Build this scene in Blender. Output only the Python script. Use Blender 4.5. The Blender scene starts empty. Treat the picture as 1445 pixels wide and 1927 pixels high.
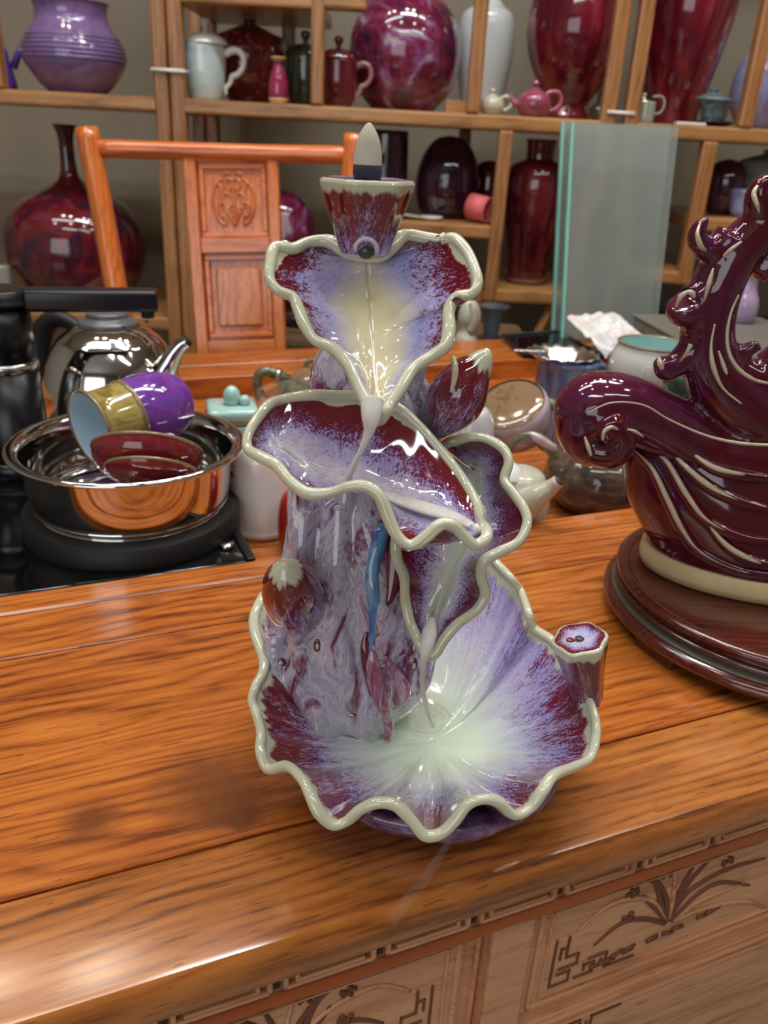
import bpy, bmesh, math, random
import numpy as np
from mathutils import Vector, noise
random.seed(7)
SC = bpy.context.scene
# ------------------------------------------------------------------ camera, world, lights, exposure
TZ = 0.80                      # height of the table top above the floor
F, CX, CY, H = 1550.0, 722.5, 963.5, 0.31
PIT, ROL = math.radians(24.6), math.radians(3.03)
fw = np.array([0, math.cos(PIT), -math.sin(PIT)]); r0 = np.array([1.0, 0, 0]); u0 = np.cross(r0, fw)
RT = r0*math.cos(ROL)+u0*math.sin(ROL); UP = -r0*math.sin(ROL)+u0*math.cos(ROL)
CAMZ = TZ+H
cd = bpy.data.cameras.new('camera'); cam = bpy.data.objects.new('camera', cd); SC.collection.objects.link(cam)
from mathutils import Matrix
M = Matrix(((RT[0], UP[0], -fw[0], 0), (RT[1], UP[1], -fw[1], 0), (RT[2], UP[2], -fw[2], CAMZ), (0, 0, 0, 1)))
cam.matrix_world = M
cd.sensor_fit = 'VERTICAL'; cd.sensor_height = 36.0; cd.lens = 36.0*F/1927.0
cd.clip_start = 0.01
cd.dof.use_dof = True; cd.dof.focus_distance = 0.40; cd.dof.aperture_fstop = 13.0
SC.camera = cam
SC.view_settings.view_transform = 'Standard'; SC.view_settings.look = 'None'
SC.view_settings.gamma = 1.0; SC.view_settings.exposure = 0.12; SC.view_settings.use_curve_mapping = False
w = bpy.data.worlds.new('world'); SC.world = w; w.use_nodes = True
w.node_tree.nodes['Background'].inputs[0].default_value = (1.0, 0.95, 0.88, 1)
w.node_tree.nodes['Background'].inputs[1].default_value = 0.3

def area(name, loc, size, power, col, rot=(0, 0, 0)):
    l = bpy.data.lights.new(name, 'AREA'); l.shape = 'RECTANGLE'; l.size, l.size_y = size
    l.energy = power; l.color = col
    o = bpy.data.objects.new(name, l); o.location = loc; o.rotation_euler = rot; SC.collection.objects.link(o)
    return o
WARM = (1.0, 0.86, 0.68); COOL = (0.90, 0.96, 1.0)
LAMPS = [(0.10, 0.98, 0.80, 0.10, 24, COOL), (-0.85, 0.75, 1.15, 0.10, 11, COOL),(0.95, 1.0, 0.6, 0.10, 8, COOL),
         (-0.2, -0.6, 1.2, 0.12, 12, COOL), (1.1, -0.4, 1.2, 0.12, 9, COOL),]
for i, (x, y, sx, sy, p, c) in enumerate(LAMPS):
    area('tube_light', (x, y, 2.76), (sx, sy), p*.72, c)
SPOTS = [(-0.9, 1.25), (-0.6, 1.25), (0.0, 1.3), (0.28, 1.3), (0.85, 1.3), (1.1, 1.3), (-0.35, 0.35), (0.55, 0.35), (-1.3, 0.3), (1.4, 0.2)]
for x, y in SPOTS:
    area('spot_light', (x, y, 2.74), (0.09, 0.09), 2.0, WARM)
# added fill light behind the camera; no window is built there
area('front_fill_light', (-1.2, -2.85, 1.6), (2.4, 1.7), 26, (0.93, 0.97, 1.0), (math.radians(90), 0, 0))

# ------------------------------------------------------------------ helpers
def ray(x, y): return fw+RT*(x-CX)/F-UP*(y-CY)/F
def onz(x, y, z):                       # pixel -> point at height z above the table top
    d = ray(x, y); p = d*((z-H)/d[2]); return np.array([p[0], p[1], TZ+z])
def aty(x, y, Y):                       # pixel -> point at depth Y
    d = ray(x, y); p = d*(Y/d[1]); return np.array([p[0], p[1], p[2]+CAMZ])
def onplane(x, y, p0, n):
    d = ray(x, y); o = np.array([0, 0, CAMZ]); t = ((p0-o)@n)/(d@n); return o+d*t
def mpp(x, y, Y): d = ray(x, y); return (Y/d[1])/F
YAW = math.radians(23.4)
EU = np.array([math.cos(YAW), math.sin(YAW), 0]); EV = np.array([-math.sin(YAW), math.cos(YAW), 0])
def tb(u, v, z): p = EU*u+EV*v; return np.array([p[0], p[1], TZ+z])
def uvof(x, y, z=0): p = onz(x, y, z); return float(p@EU), float(p@EV)

COL = SC.collection
def empty(name, loc, label, cat, group=None):
    o = bpy.data.objects.new(name, None); COL.objects.link(o); o.location = Vector(loc); o.empty_display_size = .02
    o['label'] = label; o['category'] = cat
    if group: o['group'] = group
    return o
def mk(name, V, Fc, mat, parent=None, origin=None, smooth=True, label=None, cat=None, group=None, kind=None, attr=None):
    V = np.asarray(V, float).reshape(-1, 3)
    if parent is not None:
        og = np.array(wloc(parent))
    elif origin is not None: og = np.asarray(origin, float)
    else: og = np.array([(V[:, 0].min()+V[:, 0].max())/2, (V[:, 1].min()+V[:, 1].max())/2, V[:, 2].min()])
    me = bpy.data.meshes.new(name)
    me.from_pydata((V-og).tolist(), [], [tuple(int(i) for i in f) for f in Fc])
    if smooth: me.polygons.foreach_set('use_smooth', [True]*len(me.polygons))
    if attr is not None:
        a = me.attributes.new('glz', 'FLOAT_VECTOR', 'POINT'); a.data.foreach_set('vector', np.asarray(attr, 'f').ravel())
    me.materials.append(mat); me.update()
    o = bpy.data.objects.new(name, me); COL.objects.link(o)
    if parent is not None: o.parent = parent
    else: o.location = Vector(og)
    if label: o['label'] = label
    if cat: o['category'] = cat
    if group: o['group'] = group
    if kind: o['kind'] = kind
    return o
def wloc(o):
    v = Vector(o.location)
    while o.parent: o = o.parent; v += Vector(o.location)
    return v
def fixn(o):                                    # consistent outward normals
    bm = bmesh.new(); bm.from_mesh(o.data); bmesh.ops.recalc_face_normals(bm, faces=bm.faces); bm.to_mesh(o.data); bm.free(); return o
class MB:
    def __init__(s): s.V = []; s.F = []
    def add(s, V, Fc):
        n = len(s.V); s.V += [list(map(float, p)) for p in V]; s.F += [tuple(i+n for i in f) for f in Fc]; return s
    def box(s, c, h, ax=None, bev=0):            # centre, half sizes, axes
        ax = ax or (np.array([1., 0, 0]), np.array([0, 1., 0]), np.array([0, 0, 1.]))
        c = np.asarray(c, float)
        if not bev:
            V = [c+ax[0]*h[0]*i+ax[1]*h[1]*j+ax[2]*h[2]*k for i in (-1, 1) for j in (-1, 1) for k in (-1, 1)]
            Fc = [(0, 1, 3, 2), (4, 6, 7, 5), (0, 4, 5, 1), (2, 3, 7, 6), (0, 2, 6, 4), (1, 5, 7, 3)]
            return s.add(V, Fc)
        b = min(bev, min(h)*.9)
        bm = bmesh.new(); bmesh.ops.create_cube(bm, size=2)
        for v in bm.verts: v.co = Vector((v.co.x*h[0], v.co.y*h[1], v.co.z*h[2]))
        bmesh.ops.bevel(bm, geom=bm.edges[:], offset=b, segments=2, affect='EDGES', profile=.6)
        bm.verts.ensure_lookup_table()
        V = [c+ax[0]*v.co.x+ax[1]*v.co.y+ax[2]*v.co.z for v in bm.verts]
        Fc = [tuple(v.index for v in f.verts) for f in bm.faces]; bm.free()
        return s.add(V, Fc)
    def tube(s, pts, rad, n=12, flat=None, cap=True, steps=0):
        pts = [np.asarray(p, float) for p in pts]
        rad = list(rad) if hasattr(rad, '__len__') else [rad]*len(pts)
        if steps:
            q = cr(np.array([list(p)+[r] for p, r in zip(pts, rad)]), steps); pts = [a[:3] for a in q]; rad = [a[3] for a in q]
        N = len(pts); V = []; prev = None
        for i in range(N):
            t = pts[min(i+1, N-1)]-pts[max(i-1, 0)]; t = t/(np.linalg.norm(t)+1e-12)
            if prev is None:
                a = np.array([0, 0, 1.]) if abs(t[2]) < .9 else np.array([0, 1., 0])
                x = np.cross(t, a)
            else: x = prev-t*(prev@t)
            x /= np.linalg.norm(x)+1e-12; prev = x; y = np.cross(t, x)
            for k in range(n):
                a = 2*math.pi*k/n; d = x*math.cos(a)+y*math.sin(a)
                if flat is not None:                      # flat=(axis, factor)
                    ax, fc = flat; d = d-ax*(d@ax)*(1-fc)
                V.append(pts[i]+d*rad[i])
        Fc = [(i*n+k, i*n+(k+1) % n, (i+1)*n+(k+1) % n, (i+1)*n+k) for i in range(N-1) for k in range(n)]
        if cap:
            V.append(pts[0]); V.append(pts[-1])
            a, b = N*n, N*n+1
            Fc += [(a, (k+1) % n, k) for k in range(n)]+[(b, (N-1)*n+k, (N-1)*n+(k+1) % n) for k in range(n)]
        return s.add(V, Fc)
    def ball(s, c, r, seg=16, sc=(1, 1, 1)):
        V = [];
        for i in range(seg//2+1):
            th = math.pi*i/(seg//2)
            for k in range(seg):
                a = 2*math.pi*k/seg
                V.append(np.asarray(c)+np.array([r*sc[0]*math.sin(th)*math.cos(a), r*sc[1]*math.sin(th)*math.sin(a), r*sc[2]*math.cos(th)]))
        Fc = [(i*seg+k, (i+1)*seg+k, (i+1)*seg+(k+1) % seg, i*seg+(k+1) % seg) for i in range(seg//2) for k in range(seg)]
        return s.add(V, Fc)
    def lathe(s, prof, c=(0, 0), seg=48, sx=1, sy=1, lobes=None, tilt=None):
        V = []
        for r, z in prof:
            for k in range(seg):
                a = 2*math.pi*k/seg; m = 1
                if lobes: m = 1+lobes[1]*math.cos(lobes[0]*a)
                V.append((c[0]+r*m*sx*math.cos(a), c[1]+r*m*sy*math.sin(a), z))
        n = len(prof)
        Fc = [(i*seg+k, i*seg+(k+1) % seg, (i+1)*seg+(k+1) % seg, (i+1)*seg+k) for i in range(n-1) for k in range(seg)]
        if tilt:                                         # (pivot, matrix3)
            pv, m3 = tilt; V = [np.asarray(pv)+m3@(np.array(p)-np.asarray(pv)) for p in V]
        return s.add(V, Fc)
    def mk(s, name, mat, parent=None, **k): return mk(name, s.V, s.F, mat, parent, **k)
def cr(P, n, closed=False):                     # Catmull-Rom through rows of P
    P = np.asarray(P, float); N = len(P); out = []
    rng = range(N) if closed else range(N-1)
    for i in rng:
        g = (lambda j: P[j % N]) if closed else (lambda j: P[min(max(j, 0), N-1)])
        a, b, c, d = g(i-1), g(i), g(i+1), g(i+2)
        for k in range(n):
            t = k/n
            out.append(.5*((2*b)+(-a+c)*t+(2*a-5*b+4*c-d)*t*t+(-a+3*b-3*c+d)*t**3))
    if not closed: out.append(P[-1])
    return np.array(out)
def rotm(axis, deg): return np.array(Matrix.Rotation(math.radians(deg), 3, axis))
def smp(prof, n=5): return [tuple(p) for p in cr(np.array(prof), n)]

# ------------------------------------------------------------------ materials
class NT:
    def __init__(s, name):
        s.m = bpy.data.materials.new(name); s.m.use_nodes = True; s.t = s.m.node_tree; s.b = s.t.nodes['Principled BSDF']
    def n(s, typ, **k):
        x = s.t.nodes.new(typ)
        for a, b in k.items():
            if a.startswith('i_'): x.inputs[a[2:].replace('_', ' ')].default_value = b
            else: setattr(x, a, b)
        return x
    def l(s, a, b): s.t.links.new(a, b)
    def math(s, op, a, b=None, c=None):
        x = s.n('ShaderNodeMath', operation=op)
        for i, v in enumerate((a, b, c)):
            if v is None: continue
            if isinstance(v, (int, float)): x.inputs[i].default_value = v
            else: s.l(v, x.inputs[i])
        return x.outputs[0]
    def ramp(s, fac, stops, interp='LINEAR'):
        x = s.n('ShaderNodeValToRGB'); x.color_ramp.interpolation = interp; e = x.color_ramp.elements
        e[0].position = stops[0][0]; e[0].color = (*stops[0][1], 1); e[1].position = stops[-1][0]; e[1].color = (*stops[-1][1], 1)
        for p, c in stops[1:-1]: q = e.new(p); q.color = (*c, 1)
        s.l(fac, x.inputs[0]); return x.outputs[0]
    def mix(s, fac, a, b):
        x = s.n('ShaderNodeMix', data_type='RGBA')
        for i, v in ((0, fac), (6, a), (7, b)):
            if isinstance(v, (int, float)): x.inputs[i].default_value = v
            elif isinstance(v, tuple): x.inputs[i].default_value = (*v, 1)
            else: s.l(v, x.inputs[i])
        return x.outputs[2]
    def noise(s, vec, scale, detail=3, rough=.5, dist=0):
        x = s.n('ShaderNodeTexNoise'); x.inputs['Scale'].default_value = scale; x.inputs['Detail'].default_value = detail
        x.inputs['Roughness'].default_value = rough; x.inputs['Distortion'].default_value = dist
        if vec is not None: s.l(vec, x.inputs['Vector'])
        return x.outputs['Fac']
    def map(s, vec, sc=(1, 1, 1), rot=(0, 0, 0), loc=(0, 0, 0)):
        x = s.n('ShaderNodeMapping'); x.inputs['Scale'].default_value = sc; x.inputs['Rotation'].default_value = rot; x.inputs['Location'].default_value = loc
        s.l(vec, x.inputs['Vector']); return x.outputs[0]
    def obj(s): return s.n('ShaderNodeTexCoord').outputs['Object']
    def geo(s): return s.n('ShaderNodeNewGeometry').outputs['Position']
    def fin(s, col=None, rough=.3, metal=0, coat=0, bump=None, bs=.2, bd=.001, **k):
        if col is not None:
            if isinstance(col, tuple): s.b.inputs['Base Color'].default_value = (*col, 1)
            else: s.l(col, s.b.inputs['Base Color'])
        if isinstance(rough, (int, float)): s.b.inputs['Roughness'].default_value = rough
        else: s.l(rough, s.b.inputs['Roughness'])
        s.b.inputs['Metallic'].default_value = metal
        s.b.inputs['Coat Weight'].default_value = coat; s.b.inputs['Coat Roughness'].default_value = .04
        for a, b in k.items(): s.b.inputs[a.replace('_', ' ')].default_value = b
        if bump is not None:
            x = s.n('ShaderNodeBump'); x.inputs['Strength'].default_value = bs; x.inputs['Distance'].default_value = bd
            s.l(bump, x.inputs['Height']); s.l(x.outputs[0], s.b.inputs['Normal'])
        return s.m
def plain(name, col, rough=.4, metal=0, coat=0, var=.12, vs=30, **k):
    t = NT(name); n = t.noise(t.obj(), vs, 4)
    c = t.mix(n, tuple(x*(1-var) for x in col), tuple(min(1, x*(1+var)) for x in col))
    return t.fin(c, rough, metal, coat, **k)
def wood(name, dark, mid, light, yaw=0, axis='x', scale=1, rough=.25, coat=.5, ring=1.0, knots=False, pos=True):
    """long fibres along the given axis"""
    t = NT(name); v = t.geo() if pos else t.obj()
    v = t.map(v, rot=(0, 0, -yaw))
    # NB: mapping rotates then scales in point mode; do the stretch in a second step
    st = {'x': (1.2, 14, 14), 'z': (14, 14, 1.2), 'y': (14, 1.2, 14)}[axis]
    sp = t.n('ShaderNodeSeparateXYZ'); t.l(v, sp.inputs[0]); across = sp.outputs[1 if axis == 'x' else 0]
    oi = t.n('ShaderNodeObjectInfo').outputs['Random']
    lw = {1.2: 1.7, 14: 8.0}
    warp = t.noise(t.map(v, tuple(lw[q]*scale for q in st)), 1.0, 3, .55, .3)
    a = t.math('ADD', t.math('MULTIPLY', across, 105*scale), t.math('MULTIPLY', warp, 17*ring))
    a = t.math('ADD', a, t.math('MULTIPLY', oi, 9))
    rings = t.math('FRACT', a)
    tri = t.math('ABSOLUTE', t.math('SUBTRACT', t.math('MULTIPLY', rings, 2), 1))
    fine = t.noise(t.map(v, tuple(x*scale*9 for x in st)), 1.3, 5, .65)
    s1 = t.math('ADD', t.math('MULTIPLY', t.math('POWER', tri, 1.8), -.19), t.math('ADD', t.math('MULTIPLY', fine, .85), .16))
    s2 = t.math('ADD', s1, t.math('MULTIPLY', t.math('SUBTRACT', t.noise(t.map(v, (3*scale, 6*scale, 3*scale)), 1.0, 3), .5), .5))
    c = t.ramp(s2, [(.28, dark), (.5, mid), (.85, light)])
    pores = t.math('GREATER_THAN', t.noise(t.map(v, tuple(x*scale*22 for x in st)), 1.5, 2), .68)
    c = t.mix(t.math('MULTIPLY', pores, .5), c, tuple(x*.35 for x in dark))
    if knots:
        for (kx, ky, rr, dc) in knots:
            p = t.n('ShaderNodeVectorMath', operation='DISTANCE'); t.l(t.geo(), p.inputs[0]); p.inputs[1].default_value = (kx, ky, TZ)
            wob = t.noise(t.geo(), 90, 3)
            f = t.n('ShaderNodeMapRange', interpolation_type='SMOOTHSTEP'); t.l(t.math('ADD', p.outputs['Value'], t.math('MULTIPLY', wob, rr*.8)), f.inputs[0])
            f.inputs[1].default_value = rr*.6; f.inputs[2].default_value = rr*1.9; f.inputs[3].default_value = 1; f.inputs[4].default_value = 0
            c = t.mix(t.math('MULTIPLY', f.outputs[0], .85), c, dc)
    t.fin(c, rough, 0, coat, bump=s1, bs=.08, bd=.0006)
    t.b.inputs['Coat Roughness'].default_value = .16; return t.m
def glaze_mottle(name, cols, scale=12, zst=.5, dist=1.5, speck=None, rough=.1, soft=True, w=(.3, .45, .58, .72)):
    t = NT(name); v = t.map(t.obj(), (1, 1, zst))
    n = t.noise(v, scale, 5, .6, dist)
    ps = [w[min(i, len(w)-1)] if len(cols) > 1 else 0 for i in range(len(cols))]
    if len(cols) == 2: ps = [.38, .62]
    if len(cols) == 3: ps = [.35, .5, .66]
    c = t.ramp(n, list(zip(ps, cols)))
    if speck:
        s = t.math('GREATER_THAN', t.noise(t.obj(), speck[1], 2), speck[2]); c = t.mix(t.math('MULTIPLY', s, .6), c, speck[0])
    return t.fin(c, rough, 0, .6)
CREAM = (.64, .60, .43); MAROON = (.15, .006, .016); PURP = (.17, .03, .15); LAV = (.50, .44, .66); LILAC = (.62, .58, .70)
MINT = (.62, .72, .57); BLUE = (.22, .25, .62)
def lotus_glaze(name, centre, c_w=.2, mid=.5, redden=.0):
    """glz attribute: x = position round the rim, y = 0 at the middle .. 1 at the lip, z = brightness bias"""
    t = NT(name); at = t.n('ShaderNodeAttribute', attribute_name='glz'); sep = t.n('ShaderNodeSeparateXYZ'); t.l(at.outputs['Vector'], sep.inputs[0])
    s, g, b = sep.outputs
    big = t.noise(t.geo(), 55, 3, .5, .6)
    cmb = t.n('ShaderNodeCombineXYZ'); t.l(s, cmb.inputs[0]); t.l(t.math('MULTIPLY', g, .012), cmb.inputs[1])
    streak = t.noise(cmb.outputs[0], 130, 4, .65)             # runs from the lip towards the middle
    cmb2 = t.n('ShaderNodeCombineXYZ'); t.l(s, cmb2.inputs[0]); t.l(t.math('MULTIPLY', g, .022), cmb2.inputs[1])
    flow = t.noise(cmb2.outputs[0], 75, 4, .6, 1.0)
    fine = t.noise(cmb2.outputs[0], 800, 3, .7, .4)
    fine3 = t.noise(t.geo(), 1100, 3, .7, .6)
    ge = t.math('ADD', g, t.math('MULTIPLY', t.math('SUBTRACT', flow, .5), .42))
    ge = t.math('ADD', ge, t.math('MULTIPLY', t.math('SUBTRACT', big, .5), .26))
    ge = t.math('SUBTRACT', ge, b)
    # maroon where thin (near the lip), milky where thick: threshold a fine speckle
    k = t.math('ADD', t.math('ADD', t.math('MULTIPLY', fine, .55), t.math('MULTIPLY', fine3, .45)), t.math('MULTIPLY', t.math('SUBTRACT', streak, .5), .35))
    mr = t.n('ShaderNodeMapRange'); t.l(t.math('ADD', k, t.math('MULTIPLY', t.math('SUBTRACT', ge, mid), -.46)), mr.inputs[0])
    mr.inputs[1].default_value = .45; mr.inputs[2].default_value = .55
    milk = mr.outputs[0]
    lav = t.mix(t.ramp(t.noise(t.geo(), 70, 3), [(.4, (0, 0, 0)), (.65, (1, 1, 1))]), LAV, (.36, .38, .72))
    lav = t.mix(t.ramp(ge, [(.25, (1, 1, 1)), (.55, (0, 0, 0))]), lav, LILAC)
    lav = t.mix(t.math('MULTIPLY', t.ramp(streak, [(.50, (0, 0, 0)), (.64, (1, 1, 1))]), .32), lav, (.33, .16, .36))
    lav = t.mix(t.math('MULTIPLY', t.ramp(fine3, [(.56, (0, 0, 0)), (.64, (1, 1, 1))]), .6), lav, (.14, .05, .26))
    red = t.mix(t.ramp(ge, [(.45, (0, 0, 0)), (.85, (1, 1, 1))]), PURP, (.15, .010, .016))
    col = t.mix(milk, red, lav)
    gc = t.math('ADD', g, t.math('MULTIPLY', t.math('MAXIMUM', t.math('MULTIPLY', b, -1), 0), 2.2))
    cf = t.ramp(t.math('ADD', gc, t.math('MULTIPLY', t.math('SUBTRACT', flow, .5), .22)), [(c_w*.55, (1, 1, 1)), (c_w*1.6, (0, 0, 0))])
    col = t.mix(cf, col, centre)
    # bare celadon lip with a ragged lower edge
    lip = t.ramp(t.math('ADD', g, t.math('MULTIPLY', t.math('SUBTRACT', t.noise(cmb2.outputs[0], 160, 5, .7), .5), .13)), [(.938, (0, 0, 0)), (.958, (1, 1, 1))])
    lipc = t.mix(t.noise(t.geo(), 60, 2), CREAM, (.48, .49, .36))
    col = t.mix(lip, col, lipc)
    return t.fin(col, .06, 0, .8, Specular_IOR_Level=.6)
def trunk_glaze(name):
    t = NT(name); g = t.geo()
    wv = t.n('ShaderNodeTexNoise'); wv.inputs['Scale'].default_value = 35; t.l(g, wv.inputs['Vector'])
    off = t.n('ShaderNodeVectorMath', operation='SCALE'); t.l(wv.outputs['Color'], off.inputs[0]); off.inputs['Scale'].default_value = .022
    ad = t.n('ShaderNodeVectorMath', operation='ADD'); t.l(g, ad.inputs[0]); t.l(off.outputs[0], ad.inputs[1])
    v = t.map(ad.outputs[0], (1, 1, .22))
    n = t.noise(v, 44, 5, .58, 1.6)
    c = t.ramp(n, [(.33, (.09, .006, .018)), (.385, (.20, .035, .11)), (.42, (.38, .32, .48)), (.48, (.56, .53, .61)), (.53, (.40, .35, .51)), (.57, (.62, .59, .62)), (.62, (.40, .28, .42)), (.68, (.17, .02, .06))])
    fine = t.noise(t.map(g, (1, 1, .35)), 900, 3, .7, .5)
    c = t.mix(t.ramp(fine, [(.30, (1, 1, 1)), (.38, (0, 0, 0))]), c, (.10, .01, .05))
    bg = t.ramp(t.noise(t.map(ad.outputs[0], (1, 1, .20)), 52, 4, .6), [(.50, (0, 0, 0)), (.56, (1, 1, 1))])
    fl = t.ramp(t.noise(t.map(g, (1, 1, .4)), 700, 3, .7, .5), [(.42, (.35, .35, .35)), (.55, (1, 1, 1))])
    c = t.mix(t.math('MULTIPLY', t.math('MULTIPLY', bg, fl), .85), c, (.17, .022, .07))
    sz = t.n('ShaderNodeSeparateXYZ'); t.l(g, sz.inputs[0])
    low = t.math('ADD', sz.outputs[2], t.math('MULTIPLY', t.math('SUBTRACT', t.noise(v, 50, 3), .5), .05))
    mz = t.n('ShaderNodeMapRange'); t.l(low, mz.inputs[0]); mz.inputs[1].default_value = TZ+.016; mz.inputs[2].default_value = TZ+.044; mz.inputs[3].default_value = .75; mz.inputs[4].default_value = 0
    c = t.mix(mz.outputs[0], c, (.62, .66, .62))
    return t.fin(c, .07, 0, .8)

M_red = wood('rosewood_top', (.16, .036, .009), (.44, .117, .019), (.68, .228, .042), YAW, 'x', 1.0, .22, .35,
             knots=[(*onz(452, 1541, 0)[:2], .0075, (.05, .018, .006)), (*onz(452, 1541, 0)[:2], .0026, (.16, .07, .02)), (*onz(440, 1520, 0)[:2], .018, (.14, .038, .011)), (*onz(170, 1545, 0)[:2], .014, (.15, .04, .012)), (*onz(285, 1130, 0)[:2], .008, (.33, .09, .02)), (*onz(400, 1480, 0)[:2], .028, (.17, .05, .015))])
M_red2 = wood('rosewood_edge', (.15, .045, .011), (.40, .125, .025), (.60, .23, .05), YAW, 'x', 1.3, .2, .4, ring=.5)
M_front = wood('rosewood_front', (.40, .16, .07), (.62, .29, .14), (.72, .38, .20), YAW, 'x', 1.2, .38, .1, ring=.5)
M_cord = plain('red_moulding', (.36, .09, .025), .25, coat=.4)
M_groove = plain('carved_groove_shade', (.17, .055, .028), .6)  # same wood darkened, the shade of carved lines painted in
M_joint = plain('plank_gap', (.045, .014, .007), .7)
M_chair = wood('chair_wood', (.42, .085, .015), (.62, .16, .03), (.72, .22, .05), 0, 'z', 1.0, .2, .4, ring=.6)
M_chairx = wood('chair_wood_rail', (.42, .085, .02), (.62, .16, .035), (.72, .22, .06), 0, 'x', 1.0, .2, .5, ring=.6)
M_burl = wood('chair_panel_wood', (.28, .045, .012), (.56, .14, .03), (.76, .26, .05), 0, 'z', .8, .2, .5, ring=.7)
M_shelf = wood('shelf_wood', (.20, .085, .025), (.38, .175, .055), (.50, .25, .09), 0, 'x', .8, .35, .1, ring=.5)
M_shelfz = wood('shelf_wood_upright', (.17, .065, .022), (.33, .14, .045), (.45, .21, .075), 0, 'z', .8, .35, .1, ring=.5)
M_stand = wood('dark_red_stand', (.035, .006, .004), (.085, .014, .008), (.14, .028, .014), 0, 'x', 1.5, .16, .6, ring=.4)
M_standg = plain('stand_groove', (.10, .085, .06), .35)
M_black = plain('black_plastic', (.006, .006, .008), .32)
M_blackm = plain('matt_black', (.005, .005, .006), .55)
M_bglass = plain('black_glass', (.004, .004, .005), .08)
M_steel = plain('polished_steel', (.72, .70, .67), .07, 1, var=.05)
M_steel2 = plain('brushed_steel', (.62, .60, .57), .22, 1, var=.08)
M_grey = plain('grey_plastic', (.10, .10, .105), .3)
M_white = plain('white_porcelain', (.78, .77, .74), .12, coat=.6, var=.04)
M_celadon = plain('celadon_glaze', (.40, .62, .57), .12, coat=.6, var=.1)
M_creamp = plain('cream_clay', (.62, .47, .25), .5, var=.15, vs=60)
M_wave = glaze_mottle('oxblood_purple_glaze', [(.09, .004, .006), (.075, .004, .012), (.09, .010, .04), (.055, .012, .09)], 16, .6, 1.0, rough=.07)
M_ridge = plain('pale_ridge_glaze', (.50, .43, .30), .12, coat=.6, var=.2, vs=120)
M_trunk = trunk_glaze('flowing_lavender_glaze')
M_leafU = lotus_glaze('upper_leaf_glaze', (.78, .69, .42), .36, .80)
M_leafM = lotus_glaze('middle_leaf_glaze', (.66, .60, .56), .08, .60)
M_leafS = lotus_glaze('side_leaf_glaze', (.50, .52, .42), .20, .50)
M_bowl = lotus_glaze('lower_leaf_glaze', (.72, .82, .63), .44, .66)
M_pod = lotus_glaze('seed_pod_glaze', LILAC, .02, .62)
M_incense = plain('pressed_incense', (.52, .47, .36), .85, var=.15, vs=200)
M_ash = plain('charred_incense', (.02, .017, .03), .8)
# ------------------------------------------------------------------ the room
def struct(name, c, h, mat): o = MB().box(c, h).mk(name, mat, smooth=False); o['kind'] = 'structure'; return o
M_wall = plain('beige_wall', (.30, .25, .18), .8, vs=3, var=.06)
M_wallw = plain('white_wall', (.34, .31, .27), .8, vs=3, var=.05)
M_ceil = plain('ceiling_paint', (.50, .48, .44), .8, vs=3, var=.03)
M_floor = plain('floor_tile', (.32, .28, .23), .25, vs=5)
struct('floor', (0, -.4, -.05), (2.7, 2.7, .05), M_floor)
struct('ceiling', (0, -.4, 2.9), (2.7, 2.7, .05), M_ceil)
struct('wall_back', (0, 2.28, 1.4), (2.7, .05, 1.5), M_wall)
struct('wall_left', (-2.65, -.4, 1.4), (.05, 2.7, 1.5), M_wallw)
struct('wall_right', (2.65, -.4, 1.4), (.05, 2.7, 1.5), M_wallw)
struct('wall_front', (0, -3.05, 1.4), (2.7, .05, 1.5), M_wallw)

# ------------------------------------------------------------------ the tea table
tbl = empty('tea_table', tb(.45, .7, -TZ), 'long orange rosewood tea table with carved front and sunken tray', 'table')
AX = (EU, EV, np.array([0, 0, 1.]))
U0, U1 = -.55, 1.35; UM, UH = (U0+U1)/2, (U1-U0)/2
VR = .2325
def prism(prof, u0, u1, name, mat, parent=tbl, segs=40, wob=0, smooth=True, closed=True):
    """profile in (v, z) swept along u"""
    V = []; n = len(prof)
    for i in range(segs+1):
        u = u0+(u1-u0)*i/segs
        for v, z in prof: V.append(tb(u, v, z))
    Fc = [(i*n+k, (i+1)*n+k, (i+1)*n+(k+1) % n, i*n+(k+1) % n) for i in range(segs) for k in range(n)]
    Fc += [tuple(range(n)), tuple(segs*n+k for k in reversed(range(n)))]
    o = mk(name, V, Fc, mat, parent, smooth=False); fixn(o)
    if smooth:
        for p in o.data.polygons: p.use_smooth = True
        md = o.modifiers.new('split', 'EDGE_SPLIT'); md.split_angle = math.radians(35)
    return o
def board(v0, v1, name='plank', z0=-.02, z1=0, bev=.0008, mat=M_red, u0=U0, u1=U1, chips=0, seed=0):
    """a plank whose edges are slightly chipped"""
    rnd = random.Random(seed); V = []; segs = 260 if chips else 12
    for i in range(segs+1):
        u = u0+(u1-u0)*i/segs
        a = rnd.random()*chips*(rnd.random() < .4); b = rnd.random()*chips*(rnd.random() < .4)
        for v, z in ((v0, z0), (v0+a, z1-bev), (v0+bev+a, z1), (v1-bev-b, z1), (v1-b, z1-bev), (v1, z0)): V.append(tb(u, v, z))
    Fc = [(i*6+k, (i+1)*6+k, (i+1)*6+(k+1) % 6, i*6+(k+1) % 6) for i in range(segs) for k in range(6)]
    Fc += [tuple(range(6)), tuple(segs*6+k for k in reversed(range(6)))]
    return fixn(mk(name, V, Fc, mat, tbl, smooth=False))
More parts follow.
